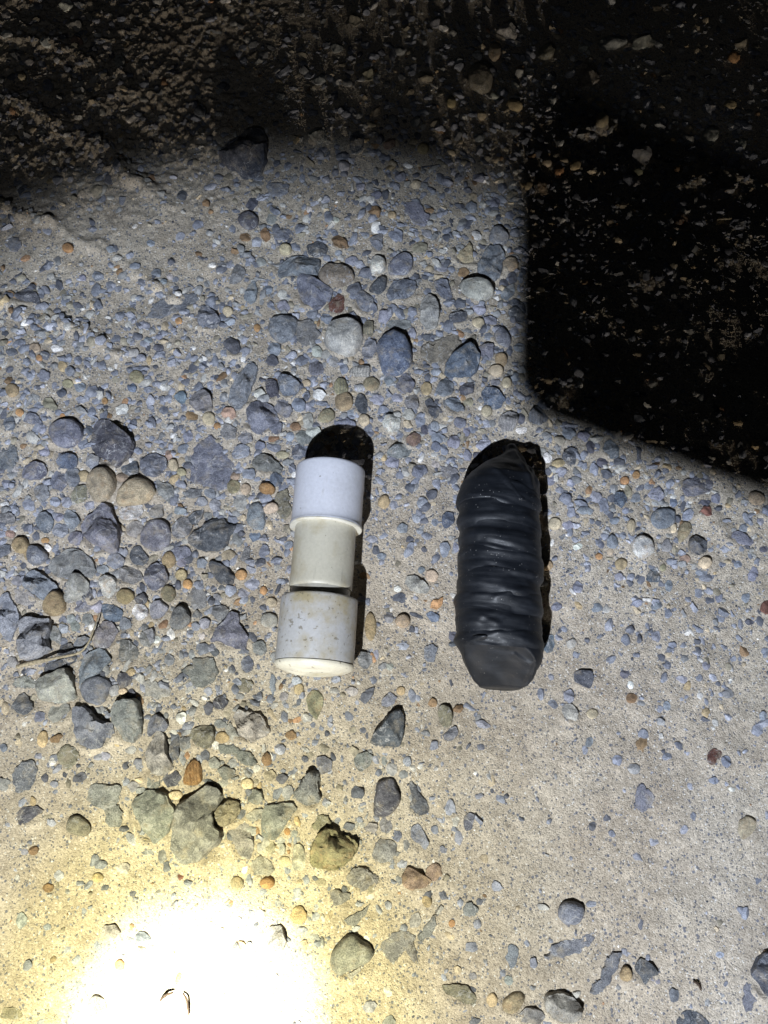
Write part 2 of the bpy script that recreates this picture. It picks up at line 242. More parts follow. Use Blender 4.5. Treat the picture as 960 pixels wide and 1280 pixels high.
# polygon stones: colour, height (f flush, l low, n normal, h high, x very high), outline in photo pixels | label | short landmark name
POLY = """
D n 19,374 26,366 38,363 48,369 54,383 40,381 24,376|dark half-dome stone poking out of bare sand at the far left|dark half-dome stone
B f 185,391 192,377 210,371 232,366 245,365 250,372 240,380 222,386 208,394 196,398 187,396|long flat blue-grey flake lying flush in sand, upper left|long flat flake
D n 296,273 304,265 314,264 323,272 322,282 313,288 302,283|roundish near-black stone alone on sand near the top shadow edge|near-black round stone
B l 341,288 362,287 368,294 360,301 343,300
D n 384,310 402,306 410,313 408,321 395,324 386,320
N n 415,300 424,296 432,303 437,311 425,314 416,307|dark brown lumpy stone above the tan-grey slab with a pit
B n 461,300 478,293 478,310 474,316 466,309
B h 347,345 352,334 362,325 375,323 399,326 401,336 396,346 380,346 362,344 350,350|long blue-grey slab with straight shadowed top edge, upper centre|straight-topped slab
M n 399,346 402,338 412,333 430,335 440,341 443,350 436,357 422,361 410,358 401,353|tan-grey slab with a small round pit beside the straight-topped slab|pitted tan-grey slab
B n 371,352 377,345 390,348 401,356 417,365 412,376 402,385 392,388 381,380 373,368|large pointed blue-grey stone left of the dark red-brown triangle|large pointed blue stone
R n 410,382 422,368 430,372 431,388 424,393 413,390|dark red-brown triangular stone among blue-grey ones, upper centre|red-brown triangle
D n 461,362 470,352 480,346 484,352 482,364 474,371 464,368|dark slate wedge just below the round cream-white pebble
W h 462,340 464,328 472,321 481,326 483,336 478,342 466,345|round cream-white pebble high in the gravel, casting a shadow|round cream-white pebble
B n 444,370 452,365 464,372 472,388 466,396 455,392 447,382
G n 286,354 293,333 298,329 308,341 302,351 292,355|grey triangular stone standing alone in sand, upper left of the gravel|lone grey triangle
B n 304,372 310,356 318,350 322,362 320,375 312,380
B n 247,400 250,384 260,381 270,392 276,400 270,410 262,412 250,406|chunky blue-grey stone at the left rim of the upper gravel
B n 337,400 345,395 360,394 371,398 371,412 366,424 352,428 340,422 335,410|rounded blue-grey stone with pale streaks, left one of a touching pair|streaked blue stone
G f 371,402 381,398 393,402 398,413 396,427 383,432 371,425|flat grey-blue stone, right one of a touching pair
D n 278,430 287,421 297,426 303,440 300,447 288,441
K h 406,427 411,411 423,404 441,403 452,410 455,422 449,438 437,447 421,442 410,436|large round pale grey cobble with wavy grain above the pipe|large round grained cobble
L n 452,430 462,424 470,427 471,442 463,450 453,446
b h 471,432 480,420 493,415 505,420 512,432 516,444 514,459 500,470 484,471 475,460 473,445|smooth deep blue rounded octagonal cobble above and between both objects|deep blue cobble
B h 285,503 288,485 298,470 308,457 317,455 322,462 318,478 312,492 305,510 295,512|tall leaning blue-grey shard left of the white square pebble
B f 505,250 515,248 530,258 538,270 530,280 515,274 506,264
L n 613,285 618,273 628,271 640,283 637,292 625,298 615,292|smooth lilac-grey stone near the corner of the big shadow
B n 484,292 496,286 503,290 502,302 492,303
T l 565,315 572,308 581,304 588,295 592,304 593,318 587,327 575,326|tan three-pointed stone with one peak pointing up|three-pointed tan stone
B n 598,324 606,310 613,300 625,300 632,310 630,325 627,340 620,345 605,342 597,335|tall blue-grey block right of the three-pointed tan stone|tall blue block
B n 627,362 634,353 644,348 645,360 636,369 629,370
B n 484,335 492,322 505,316 514,320 516,332 510,342 495,345 486,343|rough blue-grey stone right of the round cream-white pebble
B n 483,370 490,354 505,351 519,353 520,362 514,370 500,375 488,377|broad blue-grey stone with pale scratches below the rough blue one
B n 543,352 552,347 559,350 566,370 560,376 551,370 545,362
K h 574,352 585,348 600,346 614,352 619,362 612,371 598,375 585,370 577,362|large oval warm grey pebble with worn grain, upper right gravel|oval warm grey pebble
D n 566,377 575,369 583,372 582,382 572,384
K h 525,392 526,380 535,368 543,374 549,385 549,398 545,410 534,413 527,405|tall two-tone tan-grey pebble with black shadow on its right|two-tone tall pebble
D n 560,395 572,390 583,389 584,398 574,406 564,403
D n 635,372 645,367 658,375 660,386 648,382
D n 635,385 645,378 658,388 655,400 643,396
B n 618,415 624,406 632,407 641,424 634,433 625,430 620,422|smooth blue-grey bean-shaped pebble near the big shadow's left edge
B n 597,436 605,430 618,430 616,447 610,453 602,446
M f 527,436 540,425 560,420 574,418 577,428 570,440 560,448 552,457 540,455 530,445|wide flat brownish grey stone behind the large teardrop blue stone
b h 555,468 558,455 570,442 580,435 592,435 598,445 597,460 590,472 575,475 562,473|large teardrop-shaped blue stone with pale loops, above the black roll|teardrop blue stone
B n 495,480 503,470 509,466 519,480 515,492 507,494 497,488
B h 543,492 549,478 558,474 567,482 565,494 553,498|blocky blue-grey stone right of a small ochre pebble
D n 573,487 582,480 592,480 592,492 582,496 575,494
b n 601,492 608,486 621,488 631,500 627,510 617,514 606,505|five-sided dark blue stone above the black roll's tip
D n 531,502 536,498 545,507 556,517 552,525 541,526 535,515
B n 554,503 563,498 573,500 582,514 576,519 565,514
K h 622,530 626,520 636,516 646,520 647,530 640,540 628,542|cream striped pebble just above the tip of the black roll|striped cream pebble
W h 478,530 482,521 492,519 502,527 499,538 489,542 480,538|white pebble with rusty orange top, right of the pipe's shadow|rusty white pebble
P n 507,550 518,542 526,547 525,556 515,561 508,557|small orange-brown hexagonal stone between the two objects
G n 482,568 492,558 505,557 515,563 510,573 495,574
B h 308,513 315,505 328,503 340,510 350,525 345,533 334,535 325,543 318,543 311,530|large blue-grey stone with a black shadow above it, left of pipe|shadow-topped blue stone
B n 347,476 352,468 365,473 376,480 374,490 366,500 357,498 350,488
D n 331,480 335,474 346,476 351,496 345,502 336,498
V n 397,522 402,513 412,510 419,516 417,525 407,529 398,527|smooth yellow-tan pebble just above the pipe's round shadow
G n 235,500 245,490 255,487 264,495 265,510 255,514 242,510
L n 289,567 295,557 305,555 313,560 311,570 300,573 291,572
G h 315,580 320,570 332,568 345,577 354,586 350,591 335,589 322,588|grey wedge stone left of the white collar's upper edge
B f 234,590 240,570 247,552 257,545 268,550 278,563 290,580 291,590 285,600 281,612 265,611 250,607 238,602|large flat grey-blue arrowhead-shaped stone left of the pipe|arrowhead stone
M f 343,625 350,613 358,612 363,622 362,645 355,651 345,642
B n 308,648 312,632 321,627 329,632 332,650 330,662 320,663 311,657|smooth blue-grey kidney-shaped pebble left of the collar
D n 234,645 242,638 254,636 252,645 243,654 235,652
G n 214,657 222,647 232,645 239,657 235,668 222,672 215,668
D n 235,671 245,663 260,653 270,647 280,647 285,654 296,657 290,666 283,680 275,690 262,692 248,685 237,677|large dark angular slate with a bright white chip mark, left of pipe|chip-marked slate
G n 298,705 302,692 308,684 313,685 311,698 306,710 299,711
D n 260,706 263,701 275,703 286,711 295,722 291,731 279,731 268,722|dark elongated tilted stone beside a round orange pebble
G f 233,747 240,735 250,735 259,745 257,757 250,765 240,760
G n 265,768 266,759 280,757 288,762 283,772 273,777
K n 326,776 330,768 340,767 348,772 347,783 338,786 329,783|pale oval pebble touching the left side of the lower coupling
B n 265,803 272,788 283,773 290,766 300,768 300,782 310,792 311,805 307,813 290,808 278,803|blue-grey triangular slab left of the lower coupling|triangular slab
G f 230,838 240,832 248,824 262,823 272,830 275,842 268,853 255,861 247,857 237,847|flat heart-shaped grey stone set flush in yellowish sand|heart-shaped flat stone
G h 213,780 217,765 225,757 235,762 240,775 235,783 225,788 215,786|rounded triangular grey-blue pebble with crisp shadow on its right|rounded triangular pebble
L n 187,762 192,752 202,750 211,760 205,770 195,776 189,772
B n 63,540 68,532 80,526 95,527 104,536 106,548 97,558 83,562 70,557|rounded blue-grey cobble left of the big dark slate|rounded blue cobble
D n 114,555 119,535 125,528 140,528 155,540 167,547 169,555 163,570 150,583 145,586 135,575 122,570|big dark slate boulder with chipped right side, left gravel|big dark slate
b n 71,578 75,571 87,568 98,572 99,580 90,587 78,587
D n 150,584 157,577 170,575 173,585 172,594 160,593 152,590
B n 175,578 183,570 195,566 207,573 208,588 196,596 182,596 177,588
T h 111,612 111,598 119,588 131,584 141,590 145,603 143,617 135,625 122,629 115,620|upright oval tan pebble touching a wider yellowish one|upright tan pebble
T h 146,625 150,612 162,602 175,597 187,602 194,613 191,622 178,628 160,632 148,631|wide smooth yellowish cream pebble right of the upright tan one|wide cream pebble
W l 142,643 150,635 165,630 177,629 178,638 172,648 158,649 146,649|bluish white flat pebble just below the wide cream pebble|bluish white pebble
B x 101,660 110,648 120,640 130,630 138,635 143,645 151,665 150,678 146,690 138,692 125,685 112,675 103,668|large triangular blue-grey stone peaking upward, below the tan pebbles|peaked blue stone
B l 172,677 176,662 183,650 197,648 209,653 213,668 210,680 198,688 185,687|smooth flat-topped grey trapezoid stone right of the peaked blue one|smooth trapezoid stone
B n 29,595 32,585 45,578 58,582 60,592 52,600 40,602 32,600
M n 89,620 95,609 107,606 116,612 112,622 100,630 91,628
B n 45,650 50,642 60,640 68,650 66,662 58,668 48,660
L h 81,645 85,637 95,642 101,652 95,660 87,662 83,655
B f 0,570 5,558 15,556 24,563 24,575 15,585 0,588|flat blue-grey stone cut by the left edge of the photo, mid height
B n 5,538 8,527 18,522 22,530 20,540 10,541
M n 55,508 58,500 66,499 75,512 70,516 60,514
B h 36,690 38,683 50,683 62,694 57,703 45,708 37,703|pointed light blue stone right of a smooth ochre pebble
G n 62,710 68,698 80,690 95,685 105,690 115,700 121,715 115,725 105,718 95,715 85,722 70,720|wide low grey slab above the golden-orange pebble|wide low grey slab
L n 133,700 137,694 147,692 157,699 153,708 143,712 135,707
D n 160,695 165,683 175,682 185,697 180,708 168,708
G n 142,722 150,710 160,708 175,714 178,722 168,730 155,732
B h 180,722 182,712 195,703 206,708 211,722 205,732 192,738 184,733|cube-like blue-grey stone left of two small orange-brown pebbles|cube-like blue stone
D n 164,755 170,745 180,741 185,748 182,755 172,758
Y h 56,760 58,750 66,741 75,739 82,747 85,759 80,768 68,771 58,767|smooth golden-orange pebble on the grey stones at left|golden-orange pebble
K x 82,745 88,730 96,717 104,718 112,730 112,742 104,750 90,754 83,752|pale grey angular stone right of the golden-orange pebble
L x 32,735 33,720 45,713 55,720 67,728 75,735 66,745 57,752 45,743|lilac-grey ridged stone above the golden-orange pebble
K n 12,742 18,736 32,738 44,745 44,755 35,758 22,755|tilted pale flake in shadow left of the golden-orange pebble
L x 0,760 5,745 12,742 20,755 28,775 22,790 15,803 8,800 3,785|tall grey blade-like stone at the left photo edge
L x 28,795 27,780 33,773 50,775 65,773 67,790 63,800 68,812 62,818 50,825 35,828 30,815|large pale mauve-grey block below the golden-orange pebble|mauve-grey block
b n 127,762 130,755 145,757 155,765 150,777 140,778 130,772
G n 118,805 122,790 130,777 142,778 149,790 144,800 138,811 125,811
L n 92,808 98,797 108,795 115,800 112,808 102,814 93,814
D n 66,823 78,808 90,803 98,818 85,822
D n 57,840 58,832 75,825 98,820 97,828 80,835 65,842
K x 49,862 52,851 63,845 75,838 86,836 93,847 95,860 98,873 88,877 70,879 57,874|big pale blue-grey cobble standing proud below the dry twig|big pale cobble
B h 101,850 103,832 110,818 125,811 135,815 141,826 133,835 125,843 115,850 103,858|leaning blue-grey slab right of the dry twig's lower end
B n 103,862 108,852 120,846 135,848 142,857 138,865 135,877 127,882 115,879 106,872|half-round blue stone right of the big pale cobble|half-round blue stone
G l 149,832 150,812 152,799 163,800 177,815 172,825 160,830|flat-faced grey triangular stone with point upward, left centre
K n 16,855 25,847 35,845 50,855 45,860 25,860
K f 180,855 190,850 205,858 218,862 215,870 200,873 187,870
D n 16,885 23,870 32,866 42,878 45,890 35,895 22,890|dark broken slate with sharp corners at the lower left gravel edge
K n 62,895 66,885 78,879 88,881 90,888 80,897 72,907
B h 95,892 97,884 108,884 120,890 130,903 140,905 145,905 148,920 142,923 135,922 132,936 115,935 103,928 97,912|large blue-grey block with stepped right side, lower left|stepped grey block
G x 144,892 148,880 158,874 170,873 178,880 181,905 180,918 172,929 160,926 152,912 145,902|tall rough grey stone right of the stepped block|tall rough grey stone
M f 75,945 80,933 92,931 101,941 97,955 88,962 80,955|flat shield-shaped tan-grey stone flush in yellow sand|flat tan shield stone
B h 186,918 188,902 197,893 207,897 213,906 208,915 198,913 190,922
K x 184,945 190,930 200,914 208,918 211,935 215,950 219,960 208,968 195,969 187,957|pale tan peaked stone left of the fluted orange chunk|pale peaked stone
O h 231,980 232,968 236,955 245,949 252,954 254,975 249,980 240,982|bright orange fluted chunk like rotten wood, lower left gravel|fluted orange chunk
D n 205,973 212,963 222,963 229,972 222,982 210,984
G h 170,1005 172,995 185,990 200,988 213,998 219,1010 218,1025 208,1045 197,1054 188,1045 180,1030 172,1018|large grey heart-shaped stone with pale lower tip beside the largest stone|pale-tipped grey stone
G x 219,1060 218,1045 221,1020 230,1003 245,992 260,984 275,985 281,992 276,1005 268,1015 270,1030 278,1040 275,1052 262,1063 250,1075 235,1078 223,1072|largest stone of all, a tall dark grey slab with white veins|largest grey slab
B f 18,975 22,960 33,950 45,950 48,970 45,983 30,990 22,988|flat speckled blue-grey stone flush in sand at the left|flat speckled left stone
G f 115,985 125,982 150,983 155,990 147,1005 155,1015 152,1030 138,1028 128,1012 116,1000|flat speckled grey patch of stone half covered by sand|half-covered speckled stone
D l 24,1017 30,1009 48,1007 58,1013 48,1020 38,1028 28,1032|dark flat chip alone on yellow sand at lower left|lone dark chip
M n 86,1030 90,1021 100,1018 112,1026 116,1037 110,1045 95,1043 87,1038|smooth tan-grey stone alone on yellow sand at lower left|lone tan-grey stone
K x 295,893 298,888 310,890 325,893 335,903 338,915 330,922 320,929 310,925 300,915 296,905|rough pale tan lump with dark shadow above, below left of pipe|rough pale lump
M h 238,920 243,912 255,908 268,908 271,918 267,930 257,937 245,930
K h 283,913 288,903 295,910 303,925 298,931 290,925
V f 383,875 388,866 395,863 404,870 405,880 398,895 395,900 386,888|translucent olive-tan almond-shaped pebble directly below the pipe's end|olive almond pebble
D h 450,876 452,868 462,861 469,860 466,870 457,881
L n 476,885 478,874 487,865 497,872 492,880 480,887
G f 275,930 290,932 310,940 325,953 318,958 305,955 295,945 278,940
G n 272,962 280,957 295,962 293,972 280,975
L h 396,947 405,945 416,951 414,964 402,968 397,958|pale bluish square stone alone right of the pointed grey one
G x 369,990 378,977 390,965 399,966 398,985 402,998 395,1005 382,1007 373,1000|pointed grey stone leaning right, above the brown clod|pointed grey stone
G n 442,950 448,941 460,940 466,945 462,958 452,965 445,960
M x 268,1018 275,1008 288,1000 300,1003 302,1015 292,1025 285,1033 273,1030|rough tan-grey lump against the largest slab's right side
G n 285,1035 298,1020 312,1028 315,1045 318,1060 312,1074 300,1068 292,1052|grey leaf-shaped stone slanting down right of the largest slab
G h 327,1018 333,1007 350,1005 366,1004 372,1012 363,1020 355,1035 345,1050 328,1047|square grey slab dusted with sand beside a tiny orange chip|dusty square slab
K h 365,1082 367,1058 373,1053 379,1062 384,1080 380,1088 370,1088|narrow pale grey wedge left of the brown clod
V x 387,1075 387,1062 395,1048 403,1038 415,1036 428,1043 440,1048 447,1062 440,1075 425,1083 408,1087 393,1083|big lumpy yellow-brown clod with dark shadow on its right|lumpy brown clod
D x 463,927 465,918 478,905 485,895 492,889 502,889 504,900 502,925 500,933 485,933 470,932|dark grey pyramid-shaped stone with glossy face, below between the objects|dark pyramid stone
M n 547,890 550,882 560,882 566,895 563,908 555,910 549,903
L h 553,920 560,912 570,907 572,918 565,926 556,926
D h 467,1019 469,995 471,978 480,974 491,972 496,985 501,998 495,1012 487,1019 475,1020|dark smooth tapering block below the dark pyramid stone|dark tapering block
D n 510,975 516,976 525,992 532,1000 537,1011 530,1019 515,1020 512,1008 516,998 513,985|dark club-shaped stone with thin neck, right of the tapering block|club-shaped stone
G h 474,1030 478,1022 487,1021 491,1035 485,1042 477,1040
L n 513,1045 515,1033 523,1030 530,1040 537,1055 532,1063 524,1055 516,1050
G n 432,1098 440,1088 450,1082 460,1089 473,1098 470,1108 455,1113 440,1108|rough dark grey crusty stone below the brown clod
P h 502,1095 510,1083 520,1088 535,1097 540,1102 530,1110 512,1112 503,1105|pale pinkish stone half hidden under its own black shadow|shadowed pinkish stone
G n 412,1115 420,1112 438,1118 437,1125 425,1132 417,1132
G l 426,1152 440,1145 455,1138 463,1130 456,1145 445,1158 432,1160
G h 413,1205 415,1190 425,1178 438,1167 448,1173 462,1182 469,1192 460,1203 448,1207 432,1215 422,1220|large smooth grey fan-shaped stone right of the light's glare|fan-shaped grey stone
K n 425,1222 440,1215 451,1208 450,1225 440,1233 430,1232
K n 511,1152 515,1145 523,1140 527,1153 522,1160 513,1160
G f 477,1180 490,1165 505,1165 520,1172 515,1185 500,1195 490,1205 480,1195|flat grey stone flush in sand right of the fan-shaped one
G h 507,1180 516,1175 520,1190 524,1206 518,1205 508,1190
G f 522,1172 535,1155 545,1143 545,1160 538,1172 525,1178
M h 553,1232 565,1231 585,1231 595,1245 596,1258 585,1257 570,1248 557,1242|brownish grey oblong stone near the bottom, under the sand slope
T h 628,1262 630,1250 640,1242 650,1240 657,1247 653,1258 643,1268 633,1267|rounded cream and yellow pebble at the bottom edge|cream-yellow bottom pebble
K x 681,1252 683,1242 700,1241 715,1245 727,1258 726,1270 715,1275 695,1275 685,1265|large pale blocky stone with dark shadowed top at the bottom edge|pale blocky bottom stone
L h 697,1140 702,1130 712,1126 728,1131 731,1140 727,1152 715,1157 702,1153|smooth pale grey stone alone in sand at lower right|lone pale grey stone
B f 680,1200 690,1187 705,1177 725,1171 744,1170 735,1185 720,1192 700,1197|flat blue-grey leaf-shaped patch of stone, lower right|leaf-shaped flat stone
B f 738,1240 750,1223 758,1200 765,1190 775,1190 774,1205 765,1220 755,1238 745,1243|long thin flat blue-grey stone slanting left of a brown pebble
Y h 774,1218 778,1208 785,1207 790,1218 787,1226 777,1226|small orange-brown pebble between a long flat and a dark stone|orange-brown lower pebble
D n 793,1207 800,1198 808,1200 820,1210 822,1217 812,1222 805,1232 802,1222 795,1215|dark jagged stone right of the small orange-brown pebble
D l 842,1282 848,1272 860,1261 875,1268 887,1278 880,1290 855,1290
D x 938,1215 945,1200 955,1190 975,1195 985,1225 975,1250 958,1245 950,1235|dark upright block cut by the right photo edge near the bottom
B f 793,1000 795,985 805,978 812,990 820,997 815,1008 805,1018 797,1010|flat blue-grey blot of stone alone in sand, lower right|blue-grey flush blot
T l 922,1040 925,1025 935,1020 945,1025 946,1035 938,1045 928,1050|rounded yellow-tan stone near the right edge on bare sand
R l 885,950 886,940 893,936 903,939 903,948 893,956 888,957|shield-shaped red-brown pebble on sand at the right|shield red-brown pebble
D n 717,840 722,838 740,838 743,848 738,861 725,855 718,852|dark square stone on sand, lower right of the black roll|dark square stone
K l 702,888 705,881 715,880 723,890 722,900 713,902 706,897
b n 675,805 680,795 690,793 693,805 690,815 682,816
B h 660,520 665,511 672,509 685,525 675,533 665,530
D n 701,575 703,566 712,561 718,563 718,584 705,582
B n 752,565 756,553 763,551 773,562 771,573 762,576|blue-grey diamond-shaped stone below the big shadow's edge
B l 850,612 853,602 868,597 885,597 889,607 885,617 872,620 862,625 855,620|wide flat-topped blue-grey stone touching the big shadow's edge|wide shadow-edge stone
B n 811,655 812,645 820,638 835,636 843,642 842,655 832,662 820,664|rounded blue-grey cobble left of the olive pebble, right side|right-side rounded cobble
V h 846,672 848,658 855,652 863,656 863,665 855,675 848,680|olive-yellow upright pebble on the right side|olive upright pebble
D h 860,685 861,674 868,670 882,678 882,690 872,695 865,692|dark six-sided stone just below the olive upright pebble
W n 787,684 790,675 800,670 812,676 817,687 812,695 800,699 790,694|smooth round bluish white pebble on the right side|round bluish white pebble
B n 911,673 915,666 925,666 940,680 935,684 920,681
T n 933,628 935,616 945,616 954,622 953,632 940,635
b n 807,725 811,713 818,710 825,722 823,728 812,728
K h 506,729 509,722 518,721 530,728 537,738 533,743 522,743 512,738|pale lilac-white stone with thick shadow between the two objects|pale stone between objects
O n 537,760 540,751 548,750 554,747 552,758 545,763|orange leaf-shaped chip between the two objects|orange chip
b n 532,768 538,764 549,770 548,777 540,779
G h 447,825 452,815 465,818 466,828 458,838 450,833
D h 274,195 290,178 310,168 328,164 333,178 333,205 325,220 305,223 285,210|large near-black angular rock in the dim area at the top|large near-black rock
B f 332,232 345,229 360,231 362,240 350,246 336,243
M h 585,83 588,72 600,66 613,70 619,82 615,95 603,100 590,96|round tan cobble glowing faintly in the dark top area|round dim tan cobble
M h 733,65 738,45 750,30 757,45 762,62 750,69|teardrop-shaped tan stone in the dark at top right
W n 903,222 912,214 925,213 938,204 930,219 918,229 907,232|pale pointed crescent-shaped chip in the dark at far right|pale crescent chip
K h 893,140 896,131 906,128 915,135 912,146 900,151|cream rounded pebble in the dark above the pale crescent chip
G n 800,167 806,160 818,158 826,165 822,178 812,183 803,176
"""
